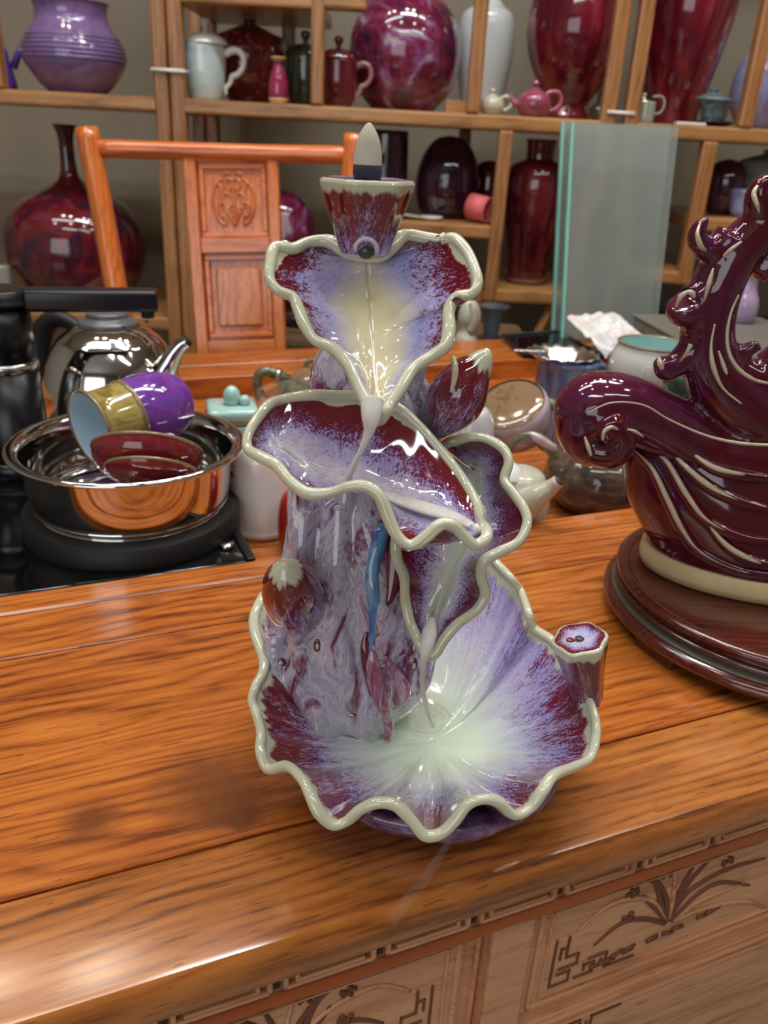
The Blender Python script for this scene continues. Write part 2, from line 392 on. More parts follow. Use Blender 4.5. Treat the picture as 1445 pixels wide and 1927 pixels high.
# moulded front board: flat top, ridge, hollow, rounded nose
nose = [(.2915, -.02), (.2919, -.001), (.2909, 0), (.236, 0), (.2335, -.0004), (.2318, -.0022), (.2300, -.0055), (.2292, -.010), (.2286, -.0155), (.2292, -.0195), (.231, -.0225), (.2345, -.0238), (.24, -.024)]
prism(nose, U0, U1, 'front_board', M_red2)
board(.2932, .4822, chips=.0006, seed=1)
board(.4836, .5368, chips=.0005, seed=2)
board(.5395, .5655, 'tray_edge', z0=-.03, z1=.0, bev=.0015)
prism([(.536, -.03), (.536, -.006), (.541, -.006), (.541, -.03)], U0, U1, 'tray_edge_groove', M_joint)
prism([(.29, -.03), (.29, -.008), (.2955, -.008), (.2955, -.03)], U0, U1, 'plank_joint', M_joint)
prism([(.48, -.03), (.48, -.008), (.486, -.008), (.486, -.03)], U0, U1, 'plank_joint', M_joint)
for a in (.566, .70, .84, .98): board(a+.0006, a+(.132 if a > .6 else .1335), 'tray_plank', z0=-.045, z1=-.03)
board(1.092, 1.155, 'back_plank', z0=-.045, z1=.0); board(1.1565, 1.225, 'back_plank', z0=-.03, z1=.0)
# fretwork frieze, red cord moulding and carved fronts below the nose
ZF0, ZF1 = -.024, -.0385       # frieze band
VF = .2365                     # frieze face
M_frieze = plain('frieze_recess_shade', (.30, .11, .045), .45)  # darker variant of the front wood, recess shade put into the colour
prism([(VF+.0014, ZF0), (VF+.0014, ZF1), (VF+.02, ZF1), (VF+.02, ZF0)], U0, U1, 'frieze_board', M_frieze)
cord = [(VF+.012+.0125*math.cos(a), ZF1-.0068+.0068*math.sin(a)) for a in np.linspace(math.pi*.5, math.pi*1.5, 9)]+[(VF+.02, ZF1-.0136), (VF+.02, ZF1+.0)]
prism(cord, U0, U1, 'cord_moulding', M_cord)
fv = [onplane(px, py, tb(0, VF, 0), EV)@EU for px, py in ((307, 1905), (440, 1860), (650, 1800), (840, 1752), (1028, 1690), (1188, 1640), (1340, 1585))]
per = (fv[-1]-fv[0])/6
def fret_cell(u, flip):
    b = MB(); w = per; zc = (ZF0+ZF1)/2; hh = (ZF0-ZF1)/2; t = .0016; d = .0012; v = VF+d*.4
    def bar(ua, ub, za, zb): b.box(tb((ua+ub)/2, v, (za+zb)/2), (abs(ub-ua)/2, d, abs(zb-za)/2), AX, .0005)
    s = (lambda x: u+x) if not flip else (lambda x: u+w-x)
    T, B = ZF0-.0006, ZF1+.0016
    bar(s(.0025), s(w-.0025), B, B+t*1.4); bar(s(.0025), s(.0025+t*1.5), B, T)
    bar(s(w-.0025), s(w-.0025-t*1.5), B, T); bar(s(.0025), s(w*.42), T, T-t*1.3)
    bar(s(w*.42), s(w*.42-t*1.4), T, T-.0035); bar(s(w*.5), s(w-.0025), T, T-t*1.3)
    bar(s(w*.5), s(w*.5+t*1.4), T, T-.0035); bar(s(.008), s(w-.008), zc-.0005, zc-.0005-t*1.5); bar(s(w-.008), s(w-.008-t*1.3), zc+.0018, zc-.0018)
    b.mk('fret_cell', M_front, tbl, smooth=False)
    MB().box(tb(u, VF+.0012, zc), (.0013, .0007, hh*.62), AX, .0005).mk('fret_slot', M_joint, tbl, smooth=False)
    MB().box(tb(s(w*.46), VF+.0012, T-.0012), (.0012, .0007, .0022), AX, .0004).mk('fret_slot', M_joint, tbl, smooth=False)
k0 = int((U0-fv[0])/per); k1 = int((U1-fv[0])/per)
for k in range(max(k0, -8), min(k1, 14)): fret_cell(fv[0]+k*per, k % 2)
# body of the cabinet below
VB = VF+.0095
def fpt(px, py, v=VB): p = onplane(px, py, tb(0, v, 0), EV); return float(p@EU), float(p[2]-TZ)
prism([(VB+.006, ZF1-.003), (VB+.006, -.72), (.62, -.72), (.62, ZF1-.003)], U0, U1, 'cabinet_body', M_front, smooth=False, segs=1)
def strip(pts, wd, name='moulding', mat=M_front, v=VB, dep=.002, join=None):
    """raised flat strips on the front along (u, z) points"""
    b = join or MB()
    for (ua, za), (ub, zb) in zip(pts[:-1], pts[1:]):
        c = tb((ua+ub)/2, v, (za+zb)/2); L = math.hypot(ub-ua, zb-za)/2
        du = (ub-ua)/(2*L+1e-9); dz = (zb-za)/(2*L+1e-9)
        ax = (EU*du+np.array([0, 0, dz]), EV, EU*(-dz)+np.array([0, 0, du]))
        b.box(c, (L+wd/2, dep, wd/2), ax, min(wd*.3, .0006))
    if join is None: b.mk(name, mat, tbl, smooth=False)
ua, _ = fpt(905, 1850); 
BAYS = [fpt(936, 1830)[0]+k*.40 for k in (-2, -1, 0, 1, 2)]
PW = .40; zt = ZF1-.0146
_c0 = np.array(fpt(1290, 1738))
ORCHID = [[tuple(np.array(fpt(*q_))-_c0) for q_ in lf] for lf in (
    [(1288,1738),(1262,1700),(1215,1696),(1170,1715),(1123,1757)], [(1283,1742),(1250,1733),(1205,1740),(1152,1783)], [(1290,1735),(1330,1680),(1400,1640),(1470,1620)],
    [(1295,1738),(1350,1700),(1430,1665)], [(1290,1735),(1312,1680),(1340,1630)], [(1288,1735),(1285,1690),(1262,1650)], [(1296,1738),(1360,1712),(1430,1700),(1470,1712)],
    [(1292,1736),(1325,1670),(1380,1610)], [(1284,1738),(1268,1715),(1252,1700),(1246,1690)], [(1290,1735),(1300,1690),(1304,1640)], [(1286,1738),(1276,1700),(1268,1668),(1250,1662)], [(1294,1737),(1340,1690),(1385,1665),(1440,1670)])]
for bi, ub in enumerate(BAYS):
    if ub+PW < U0 or ub > U1-.02: continue
    # stile between two bays with its grooves
    MB().box(tb(ub+.004, VB+.002, -.385), (.0125, .006, .34), AX, .0015).mk('stile', M_front, tbl, smooth=False)
    for du in (-.016, .016): MB().box(tb(ub+.004+du, VB+.0045, -.385), (.0012, .0016, .34), AX, .0006).mk('stile_bead', M_front, tbl, smooth=False)
    a, c = ub+.021, ub+PW-.021; zb = zt-.089
    for za_, zb_, nm in ((zt, zb, 'drawer_front'), (zb-.014, zb-.30, 'door_panel')):
        if a > U1 or c > U1: continue
        pn_ = MB().box(tb((a+c)/2, VB+.0045, (za_+zb_)/2), ((c-a)/2, .0025, (za_-zb_)/2), AX, .001).mk(nm, M_front, tbl, smooth=False)
        fr = MB()
        for o_, w_ in ((.004, .0028), (.0105, .0012)):
            strip([(a+o_, za_-o_), (c-o_, za_-o_), (c-o_, zb_+o_), (a+o_, zb_+o_), (a+o_, za_-o_)], w_, join=fr, v=VB+.0018, dep=.0016)
        fr.mk('raised_frame', M_front, pn_, smooth=False)
        # meander corners, raised strips with groove shade in their colour
        kb = MB(); q = .0042
        for sx, x0 in ((1, a+.017), (-1, c-.017)):
            for sz, z0 in ((1, zb_+.015), (-1, za_-.015)):
                if sz < 0 and nm == 'drawer_front': continue
                P = lambda i, j: (x0+sx*i*q, z0+sz*j*q)
                for path in ([(0, 9), (0, 0), (3, 0), (3, 2), (1, 2)], [(2, 9), (2, 5), (4, 5), (4, 3), (1.2, 3)], [(4, 0), (7, 0), (7, 2), (5.4, 2), (5.4, 1)], [(6, 3), (9, 3), (9, 0), (14, 0)], [(8.2, 1), (8.2, 2)], [(1, 5), (1, 7), (2, 7)]):
                    strip([P(*p) for p in path], .0012, join=kb, v=VB+.0016, dep=.0007)
        kb.mk('meander_carving', M_groove, pn_, smooth=False, kind='stuff')
        # orchid spray
        ob = MB(); lb = MB(); rnd = random.Random(3+bi); mi_ = -1 if bi % 2 else 1; cxu = a+.098 if mi_ > 0 else c-.098; z0 = zb_+.034; hs = (za_-zb_)
        for k, lf in enumerate(ORCHID):
            pts = [(cxu+mi_*u_, z0+z_*(1 if hs < .1 else 1.8)) for u_, z_ in lf]
            pts = [tuple(q_) for q_ in cr(np.array(pts), 5)]
            pts = [tb(u_, VB+.0016, z_) for u_, z_ in pts if z_ < za_-.002 and a+.012 < u_ < c-.012]
            if len(pts) > 3: (ob if k % 3 else lb).tube(pts, [.0005+.0013*math.sin(math.pi*min(1, .2+i/len(pts)*.8)) for i in range(len(pts))], 6, flat=(EV, .6))
        for fu, fz in ((-.034, .038), (-.033, .018), (-.012, .044), (.035, .036), (.022, .046)):
            for j in range(5):
                an = j*1.257+rnd.random(); fu = abs(fu)*mi_*(1 if fu > 0 else -1) if j == 0 else fu
                if z0+fz < za_-.006: ob.tube([tb(cxu+fu, VB+.0014, z0+fz), tb(cxu+fu+.0045*math.cos(an), VB+.0014, z0+fz+.0038*math.sin(an))], [.0007, .0015], 6, flat=(EV, .6))
        for k in range(16):
            ru = cxu+rnd.uniform(-.060, .035); rz = z0-.012+(ru-cxu+.03)*.12
            ob.tube([tb(ru, VB+.0014, rz), tb(ru+.008, VB+.0014, rz+rnd.uniform(-.002, .004))], [.0016, .0009], 6)
        ob.mk('orchid_carving', M_groove, pn_, kind='stuff'); lb.mk('orchid_carving', M_front, pn_, kind='stuff')
for u_ in (U0+.06, U1-.06):
    for v_ in (VB+.05, 1.14): MB().box(tb(u_, v_, -.76), (.03, .03, .04), AX, .004).mk('leg', M_front, tbl, smooth=False)

# ------------------------------------------------------------------ the lotus incense burner
SY = .345
def P(px, py, dy): return aty(px, py, SY+dy)
bz = onz(815, 1480, 0)
brn = empty('incense_burner', (.033, .352, TZ), 'tall purple and cream lotus leaf ceramic incense burner in the centre', 'incense burner')
def leaf(name, rimc, spine, mat, sag=.01, zpow=1.0, sub=6, M_=26, lip=.0021, th=.0028, ndir=None, single=None, smooth_u=10, bias=None, pale=(), lipmat=None, wave=0, crease=.0024):
    R = cr(np.array(rimc), sub, closed=True); N = len(R)
    if single is not None: C = np.tile(np.array(single), (N, 1))
    else:
        S = cr(np.array(spine), 24); 
        idx = np.array([np.argmin(((S-r)**2).sum(1)) for r in R], float)
        k = smooth_u
        idx = np.array([np.mean([idx[(i+j) % N] for j in range(-k, k+1)]) for i in range(N)])
        C = np.array([S[int(round(i))]*(1-0)+0 for i in idx])
        C = np.array([S[int(i)]*(1-(i-int(i)))+S[min(int(i)+1, len(S)-1)]*(i-int(i)) for i in idx])
    if ndir is None:
        c = R.mean(0); nn = np.zeros(3)
        for i in range(N): nn += np.cross(R[i]-c, R[(i+1) % N]-c)
        ndir = nn/np.linalg.norm(nn)
        if ndir[1] > 0: ndir = -ndir
    ndir = np.asarray(ndir, float)
    L = np.concatenate([[0], np.cumsum(np.linalg.norm(np.roll(R, -1, 0)-R, axis=1))])
    V = []; A = []
    for i in range(N+1):
        r, c = R[i % N], C[i % N]
        for j in range(M_+1):
            t = j/M_
            p = c*(1-t)+r*t
            if zpow != 1: p[2] = c[2]+(r[2]-c[2])*t**zpow
            p = p-ndir*sag*4*t*(1-t)*(1-.5*t)
            if wave: p = p+ndir*wave*math.sin(t*math.pi)*noise.noise(Vector((L[i]*90, t*2, 0)))
            p = p+ndir*crease*math.exp(-(t/.13)**2)
            g_ = t+sum(am*math.exp(-(np.linalg.norm(r-q_)/rd)**2)*t*t for q_, am, rd in pale)
            V.append(p); A.append((L[i], g_, bias(p, r, c, t) if bias else 0))
    n = M_+1
    Fc = [(i*n+j, i*n+j+1, (i+1)*n+j+1, (i+1)*n+j) for i in range(N) for j in range(M_)]
    o = mk(name, V, Fc, mat, brn, attr=A)
    # orient so that the solid grows away from ndir
    me = o.data; nrm = sum((Vector(p.normal) for p in me.polygons), Vector())
    if nrm.dot(Vector(ndir)) < 0:
        me.flip_normals()
    vg = o.vertex_groups.new(name='inner'); vg.add([i*n+j for i in range(N+1) for j in range(1, M_)], 1.0, 'ADD')
    md = o.modifiers.new('soft', 'SMOOTH'); md.factor = .5; md.iterations = 5; md.vertex_group = 'inner'
    md = o.modifiers.new('thick', 'SOLIDIFY'); md.thickness = th; md.offset = -1; md.use_rim = True
    b = MB(); pts = [R[i] for i in range(N)]+[R[0], R[1]]
    b.tube([p-ndir*lip*.45 for p in pts], [lip*(1+.30*noise.noise(Vector((pts[i%N][0]*70, pts[i%N][2]*70, 2)))) for i in range(len(pts))], 12, cap=False)
    b.mk('leaf_lip', lipmat or M_lip, o)
    return o, R, ndir
M_lip = NT('celadon_lip'); _n = M_lip.noise(M_lip.geo(), 90, 4)
M_lip = M_lip.fin(M_lip.mix(_n, (.68, .64, .45), (.54, .55, .40)), .06, 0, .8)
# lower leaf bowl
BR = [(497,1245,.060),(480,1290,.055),(474,1315,.050),(483,1342,.046),(491,1375,.049),(490,1410,.045),(505,1443,.039),(540,1438,.045),(568,1463,.048),(585,1495,.046),(600,1525,.041),(624,1548,.036),(649,1543,.037),(674,1522,.043),(709,1507,.048),(744,1512,.047),(774,1540,.041),(799,1568,.035),(829,1565,.035),(854,1543,.040),(878,1512,.047),(908,1500,.049),(938,1505,.046),(968,1530,.038),(998,1517,.038),(1023,1482,.045),(1043,1455,.047),(1078,1440,.042),(1108,1425,.038),(1120,1395,.042),(1121,1350,.048),(1103,1300,.052),(1075,1250,.056),(1040,1203,.060),(1006,1180,.060),(995,1150,.070),(981,1110,.070),(962,1085,.078),(938,1060,.080)]
rimB = [onz(x, y, z) for x, y, z in BR]
bc = onz(815, 1395, .015)
back = [(.052, .462, .088), (.015, .470, .085), (-.03, .455, .085), (-.056, .42, .078), (-.068, .385, .068)]
rimB += [np.array([x, y, TZ+z]) for x, y, z in back]
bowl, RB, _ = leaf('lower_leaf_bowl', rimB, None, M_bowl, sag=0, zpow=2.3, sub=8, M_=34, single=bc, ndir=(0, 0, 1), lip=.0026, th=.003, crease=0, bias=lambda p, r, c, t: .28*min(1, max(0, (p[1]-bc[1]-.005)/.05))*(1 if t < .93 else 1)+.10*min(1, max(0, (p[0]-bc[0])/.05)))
# foot under the bowl
M_foot = glaze_mottle('foot_glaze', [(.10, .02, .06), (.20, .10, .22), (.34, .28, .46)], 60, 1, 1, rough=.08)
ft = MB(); fc = (.033, .352)
ft.lathe([(0, TZ+.0005), (.050, TZ+.0005), (.058, TZ+.003), (.066, TZ+.011), (.0695, TZ+.020), (.067, TZ+.0225), (.050, TZ+.014), (0, TZ+.008)], fc, 72, lobes=(9, .015))
A = [(0, .40, 0)]*len(ft.V)
ft.mk('foot', M_foot, brn)
# upper leaf
U_ = [(626,456),(605,450),(578,454),(550,465),(517,463),(508,494),(507,522),(522,543),(550,556),(562,581),(572,608),(591,636),(626,653),(654,684),(671,719),(690,757),(702,783),(714,786),(726,772),(735,757),(754,729),(778,691),(813,667),(838,648),(845,615),(845,580),(860,556),(889,549),(899,528),(892,499),(877,468),(854,446),(834,449),(799,444),(765,440),(737,463),(712,478),(668,478),(645,470)]
def dl(y, a=.03, b=-.032, y0=450, y1=790): return a+(b-a)*(y-y0)/(y1-y0)
rimU = [P(x, y, dl(y)-(.010 if abs(x-705) > 120 else 0)*(abs(x-705)-120)/80) for x, y in U_]
rimU[16] = P(702, 783, -.028); rimU[17] = P(714, 788, -.028)
spU = [P(690, 480, .036), P(694, 560, .030), P(700, 640, .012), P(706, 720, -.008), P(711, 775, -.022)]
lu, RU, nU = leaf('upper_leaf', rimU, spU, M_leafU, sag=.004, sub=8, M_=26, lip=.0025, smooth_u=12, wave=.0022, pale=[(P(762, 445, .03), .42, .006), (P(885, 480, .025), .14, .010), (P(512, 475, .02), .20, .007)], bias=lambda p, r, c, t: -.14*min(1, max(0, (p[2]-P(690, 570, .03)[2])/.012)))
# middle leaf
Mf = [(502,761,-.004),(469,807,-.016),(465,840,-.022),(490,857,-.028),(519,873,-.033),(544,902,-.038),(577,925,-.042),(614,925,-.044),(656,913,-.045),(689,913,-.046),(714,931,-.048),(731,973,-.050),(747,1006,-.052),(772,1023,-.053),(801,1006,-.052),(826,985,-.050),(851,985,-.049),(872,1006,-.048),(893,1023,-.047),(913,1012,-.044),(915,996,-.038),(903,975,-.022),(897,948,-.010),(876,911,.0),(847,869,.006),(805,819,.012),(762,776,.016),(722,753,.018),(673,742,.018),(623,741,.015),(577,742,.010),(531,749,.004)]
rimM = [P(*q) for q in Mf]
spM = [P(520, 830, -.012), P(590, 880, -.014), P(660, 905, -.014), P(740, 935, -.016), P(820, 960, -.020), P(880, 985, -.028), P(900, 1000, -.034)]
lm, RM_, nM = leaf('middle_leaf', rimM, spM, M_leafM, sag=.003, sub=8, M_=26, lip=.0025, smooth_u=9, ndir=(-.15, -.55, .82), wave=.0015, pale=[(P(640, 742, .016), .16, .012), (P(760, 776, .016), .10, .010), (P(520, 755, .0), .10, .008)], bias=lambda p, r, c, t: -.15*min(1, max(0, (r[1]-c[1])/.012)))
# side leaf with the lower spout
Sf = [(834,840,.030),(859,828,.032),(888,822,.032),(917,826,.030),(947,844,.026),(957,869,.022),(949,902,.018),(963,923,.012),(986,956,.004),(992,985,-.002),(976,1018,-.008),(938,1039,-.012),(911,1056,-.014),(906,1085,-.013),(913,1118,-.013),(897,1147,-.015),(859,1176,-.018),(834,1205,-.020),(818,1230,-.022),(803,1232,-.022),(789,1208,-.020),(772,1172,-.014),(762,1127,-.010),(760,1085,-.010),(747,1052,-.012),(745,1015,-.010),(755,960,.0),(790,900,.014)]
rimS = [P(*q) for q in Sf]
spS = [P(895, 880, .040), P(895, 950, .030), P(880, 1020, .014), P(850, 1080, .004), P(822, 1150, -.006), P(808, 1215, -.015)]
ls, RS, nS = leaf('side_leaf', rimS, spS, M_leafS, sag=.004, sub=8, M_=24, lip=.0024, smooth_u=9, wave=.002)
# rocky stem body that carries the leaves
def loft(name, rows, mat, parent, n=72, flutes=0, amp=0, sub=5, seed=0, nscale=60, **kw):
    """rows: left px, right px, py, dy of the middle, half depth (metres)"""
    C = []
    for lx, rx, py, dy, dep in rows:
        a, b = P(lx, py, dy), P(rx, py, dy); c = (a+b)/2
        C.append([c[0], c[1], c[2], np.linalg.norm(b-a)/2, dep])
    C = cr(np.array(C), sub); V = []
    for q in C:
        for k in range(n):
            th = 2*math.pi*k/n; m = 1
            if flutes: m += amp*math.sin(th*flutes+q[2]*35+2*noise.noise(Vector((q[2]*30, th, seed))))
            d = np.array([q[3]*math.cos(th), q[4]*math.sin(th), 0])
            nz = noise.noise(Vector((q[0]*nscale+math.cos(th)*2.2, math.sin(th)*2.2, q[2]*nscale*.45+seed)))
            V.append(q[:3]+d*(m+nz*amp*1.3))
    N = len(C)
    Fc = [(i*n+k, i*n+(k+1) % n, (i+1)*n+(k+1) % n, (i+1)*n+k) for i in range(N-1) for k in range(n)]
    Fc += [tuple(reversed(range(n))), tuple((N-1)*n+k for k in range(n))]
    return fixn(mk(name, V, Fc, mat, parent, **kw))
sb_ = loft('stem_body', [(655,735,474,.042,.009),(648,742,540,.050,.010),(622,752,620,.048,.013),(590,775,690,.044,.018),(586,800,740,.042,.022),(590,815,800,.046,.024),(575,820,860,.046,.026),(558,830,930,.040,.032),(548,850,1000,.036,.036),(540,860,1060,.034,.038),(522,850,1130,.036,.040),(505,830,1190,.036,.042),(500,805,1250,.034,.042),(508,775,1310,.032,.036),(530,740,1355,.030,.028)], M_trunk, brn, n=160, flutes=8, amp=.085, sub=8)
def tubeP(name, pts, mat, parent=brn, n=14, steps=8, flat=None, **k):
    """pts: px, py, dy, radius in px"""
    pp = [P(a, b, c) for a, b, c, r in pts]; rr = [r*mpp(a, b, SY+c) for a, b, c, r in pts]
    return MB().tube(pp, rr, n, steps=steps, flat=flat).mk(name, mat, parent, **k)
# thick glaze runs down the front of the stem body
runs = [[(575,960,.010,20),(570,1040,.004,22),(585,1120,.002,24),(565,1200,-.004,26),(590,1280,-.006,24),(640,1350,-.004,22),(700,1385,.0,12)],
        [(640,950,.010,24),(635,1050,.002,26),(625,1150,-.002,26),(640,1230,-.006,26),(650,1300,-.006,22),(665,1345,-.002,12)],
        [(690,960,.012,20),(688,1060,.004,20),(690,1150,.002,20),(700,1230,-.004,26),(712,1300,-.006,22),(728,1360,-.002,15),(735,1392,.0,6)],
        [(740,1030,.014,20),(745,1120,.008,24),(755,1200,.004,30),(760,1270,.002,24),(745,1320,.0,18)],
        [(560,880,.016,16),(558,960,.010,20),(560,1030,.006,20)], [(655,880,.014,20),(650,960,.010,22)],
        [(520,1190,.014,26),(520,1260,.008,24),(545,1310,.004,20),(580,1350,.0,14)]]
rb = MB()
for r_ in runs[:]:
    rb.tube([P(a, b, c+.004) for a, b, c, q in r_], [q*mpp(a, b, SY+c) for a, b, c, q in r_], 20, steps=10)
bm = bmesh.new(); bm.from_mesh(sb_.data); og_ = np.array(wloc(brn)); vs_ = [bm.verts.new(np.array(v)-og_) for v in rb.V]
for f_ in rb.F:
    try: bm.faces.new([vs_[i] for i in f_])
    except ValueError: pass
bmesh.ops.recalc_face_normals(bm, faces=bm.faces); bm.to_mesh(sb_.data); bm.free()
md = sb_.modifiers.new('blend', 'REMESH'); md.mode = 'VOXEL'; md.voxel_size = .0011; md.use_smooth_shade = True
md = sb_.modifiers.new('soft', 'SMOOTH'); md.factor = .7; md.iterations = 12
M_bluerun = glaze_mottle('blue_glaze_run', [(.05, .13, .33), (.13, .30, .55), (.40, .48, .58)], 90, .3, 2, rough=.06)
M_maroon = glaze_mottle('maroon_glaze_run', [(.08, .006, .014), (.17, .02, .04), (.14, .03, .08)], 120, .3, 2, rough=.06)
M_pinkrun = glaze_mottle('rose_glaze_run', [(.20, .03, .07), (.36, .12, .20), (.48, .38, .46)], 120, .3, 2.5, rough=.06)
bpy.context.view_layer.update(); _dg = bpy.context.evaluated_depsgraph_get(); _ev = sb_.evaluated_get(_dg); _o = np.array([0, 0, CAMZ])-og_
def onstem(px, py):
    ok, loc, nor, _ = _ev.ray_cast(Vector(_o), Vector(ray(px, py)).normalized())
    if not ok: return P(px, py, 0), np.array([0, -1., 0])
    return np.array(loc)+og_, np.array(nor)
def run_on(name, pts, mat, **k):
    q = cr(np.array(pts, float), 6); pp = []; 
    for x, y, r in q: p, n_ = onstem(x, y); pp.append(p)
    pp = np.array(pp)
    for _ in range(3): pp[1:-1] = (pp[:-2]+pp[1:-1]*2+pp[2:])/4
    MB().tube(list(pp+np.array([0, -.0004, .0002])), [max(r, 1.5)*.00024 for x, y, r in q], 14, flat=(np.array([0, .9, .43]), .22)).mk(name, mat, brn, **k)
run_on('blue_glaze_run', [(722,990,10),(716,1010,16),(706,1050,15),(699,1085,13),(703,1130,13),(702,1180,8),(696,1225,3)], M_bluerun, label='streak of bright blue glaze')
run_on('rose_glaze_run', [(700,1225,6),(702,1255,15),(708,1290,18),(718,1325,14),(727,1350,11),(732,1375,9),(726,1393,4)], M_pinkrun, label='rose red glaze drip')
run_on('rose_glaze_run', [(722,1235,8),(740,1265,17),(752,1295,24),(750,1320,18),(740,1332,8)], M_pinkrun)
run_on('maroon_glaze_run', [(735,1000,8),(742,1040,22),(742,1085,22),(736,1120,12),(730,1140,4)], M_maroon)
run_on('maroon_glaze_run', [(690,1190,4),(686,1215,9),(690,1250,10),(696,1290,6),(698,1310,3)], M_maroon)
for (x, y, rx, rz_) in ((597, 1216, 6, 14), (528, 1247, 10, 9), (779, 1252, 7, 15), (578, 1143, 8, 5), (660, 1345, 12, 5)):
    p, n_ = onstem(x, y)
    MB().ball(p-n_*.0004, .001, 14, (rx*.34, 1.0, rz_*.30)).mk('bare_glaze_spot', M_maroon, brn); MB().ball(p-n_*.0000, .0008, 12, (rx*.2, 1.2, rz_*.2)).mk('bare_glaze_spot', M_lip, brn)
# seed pod cup on top
def podmesh(name, prof, c, lob, top, mat, parent, tilt=None, seg=96, gl=None):
    b = MB(); b.lathe(prof, c, seg, lobes=lob, tilt=tilt)
    A = []; L = 0
    for i, (r, z) in enumerate(prof):
        for k in range(seg): A.append((2*math.pi*k/seg*.02, gl[i], 0))
    return mk(name, b.V, b.F, mat, parent, attr=A)
pc = P(690, 335, .022); zt_ = pc[2]
podY = SY+.022
zq = lambda y: aty(690, y, podY)[2]; k_ = mpp(690, 400, podY)
prof = [(.0, zq(478)), (.0100, zq(476)), (.0112, zq(462)), (.0135, zq(430)), (.0163, zq(395)), (.0181, zq(368)), (.0192, zq(352)), (.0196, zq(343)), (.0190, zq(337)), (.0178, zq(335)), (.0165, zq(336.5)), (.009, zq(338)), (0, zq(338))]
gl = [.55, .58, .62, .74, .86, .925, .965, 1, 1, .93, .5, .3, .3]
n_ = []; g_ = []
for i in range(len(prof)-1):
    for s in range(4): t_ = s/4; n_.append((prof[i][0]*(1-t_)+prof[i+1][0]*t_, prof[i][1]*(1-t_)+prof[i+1][1]*t_)); g_.append(gl[i]*(1-t_)+gl[i+1]*t_)
n_.append(prof[-1]); g_.append(gl[-1])
pod_ = podmesh('seed_pod_cup', n_, (pc[0], podY), (7, .035), 0, M_pod, brn, gl=g_)
hp = P(689, 470, .011)
MB().ball(hp-np.array([0, -.001, .0008]), .0036, 20, (1, .6, .9)).mk('smoke_hole', plain('dark_hole', (.06, .055, .06), .3), pod_)
MB().tube([hp+np.array([.0046*math.cos(a), -.0022, .0046*math.sin(a)]) for a in np.linspace(-.2, math.pi+.2, 16)], .0011, 8).mk('smoke_hole_rim', M_trunk, pod_)
# buds
def bud(name, pts, mat, parent, n=48, gs=None, lob=None):
    """pts: px, py, dy, radius px along the axis, gs glaze values"""
    Q = cr(np.array([list(P(a, b, c))+[r*mpp(a, b, SY+c), g] for (a, b, c, r), g in zip(pts, gs)]), 6)
    b = MB(); b.tube([q[:3] for q in Q], [max(q[3], 1e-4) for q in Q], n)
    A = []; N = len(Q)
    for q in Q: A += [(2*math.pi*k/n*.015, q[4], 0) for k in range(n)]
    A += [(0, Q[0][4], 0), (0, Q[-1][4], 0)]
    return mk(name, b.V, b.F, mat, parent, attr=A)
bud('round_bud', [(533,1063,-.022,1),(535,1067,-.021,14),(539,1080,-.018,36),(545,1100,-.012,53),(552,1120,-.005,58),(560,1142,.004,55),(570,1168,.012,42),(580,1190,.020,28)], M_pod, brn, gs=[1, 1, .93, .80, .70, .62, .5, .4])
for j in range(8):
    an = j*math.pi/4+.2; c0 = P(534, 1076, -.020)
bud('pointed_bud', [(917,655,.028,2),(914,664,.028,14),(902,684,.028,28),(885,706,.028,42),(866,735,.028,54),(850,765,.030,52),(838,790,.032,36),(828,812,.034,16),(822,826,.036,9),(812,860,.04,9)], M_pod, brn, gs=[1, 1, .955, .88, .80, .72, .66, .6, .5, .5])
tubeP('pale_bud_streak', [(852,672,.012,5),(856,690,.009,6),(855,712,.009,6),(849,738,.009,3)], M_lip)
tubeP('stem', [(795,660,.034,12),(789,700,.032,13),(776,740,.034,14),(775,790,.038,15),(800,840,.04,14)], M_trunk)
tubeP('stem', [(772,700,.040,13),(800,735,.040,14),(815,780,.042,14),(812,830,.045,13)], M_trunk)
# small seed pod at the right of the bowl
k2 = onz(1103, 1300, .050); tp = aty(1091, 1204, k2[1]-.002)
ax = (tp-k2); sm_prof = [(.0078, 0), (.0085, .15), (.0100, .45), (.0120, .75), (.0134, .92), (.0137, 1.0), (.0128, 1.03), (.0110, 1.035), (.0060, 1.02), (.0, 1.0)]
b = MB(); seg = 64; hL = np.linalg.norm(ax); az = ax/hL; x_ = np.cross(az, [0, 1, 0]); x_ /= np.linalg.norm(x_); y_ = np.cross(az, x_); A = []; gsm = [.75, .78, .85, .9, .965, 1, 1, .9, .4, .3]
for (r, h), g in zip(smp([(a, c) for a, c in sm_prof], 4), np.interp(np.linspace(0, 9, 37), range(10), gsm)):
    for k in range(seg):
        a = 2*math.pi*k/seg; m = 1+.05*math.cos(6*a)
        b.V.append(list(k2-az*.006+az*h*(hL+.006)+(x_*math.cos(a)+y_*math.sin(a))*r*m)); A.append((a*.012, float(g), 0))
n37 = len(b.V)//seg
b.F = [(i*seg+k, i*seg+(k+1) % seg, (i+1)*seg+(k+1) % seg, (i+1)*seg+k) for i in range(n37-1) for k in range(seg)]
spod_ = mk('small_seed_pod', b.V, b.F, M_pod, brn, attr=A)
h1 = MB(); h1.ball(tp+az*.001, .0022, 12, (1.1, 1, .35)); h1.mk('pod_hole', plain('pod_hole_dark', (.05, .05, .07), .3), spod_)
h1 = MB(); h1.ball(tp+az*.001+x_*.0045, .0018, 12, (1.3, 1, .35)); h1.mk('pod_hole', plain('pod_hole_red', (.20, .01, .01), .1, coat=.6), spod_)
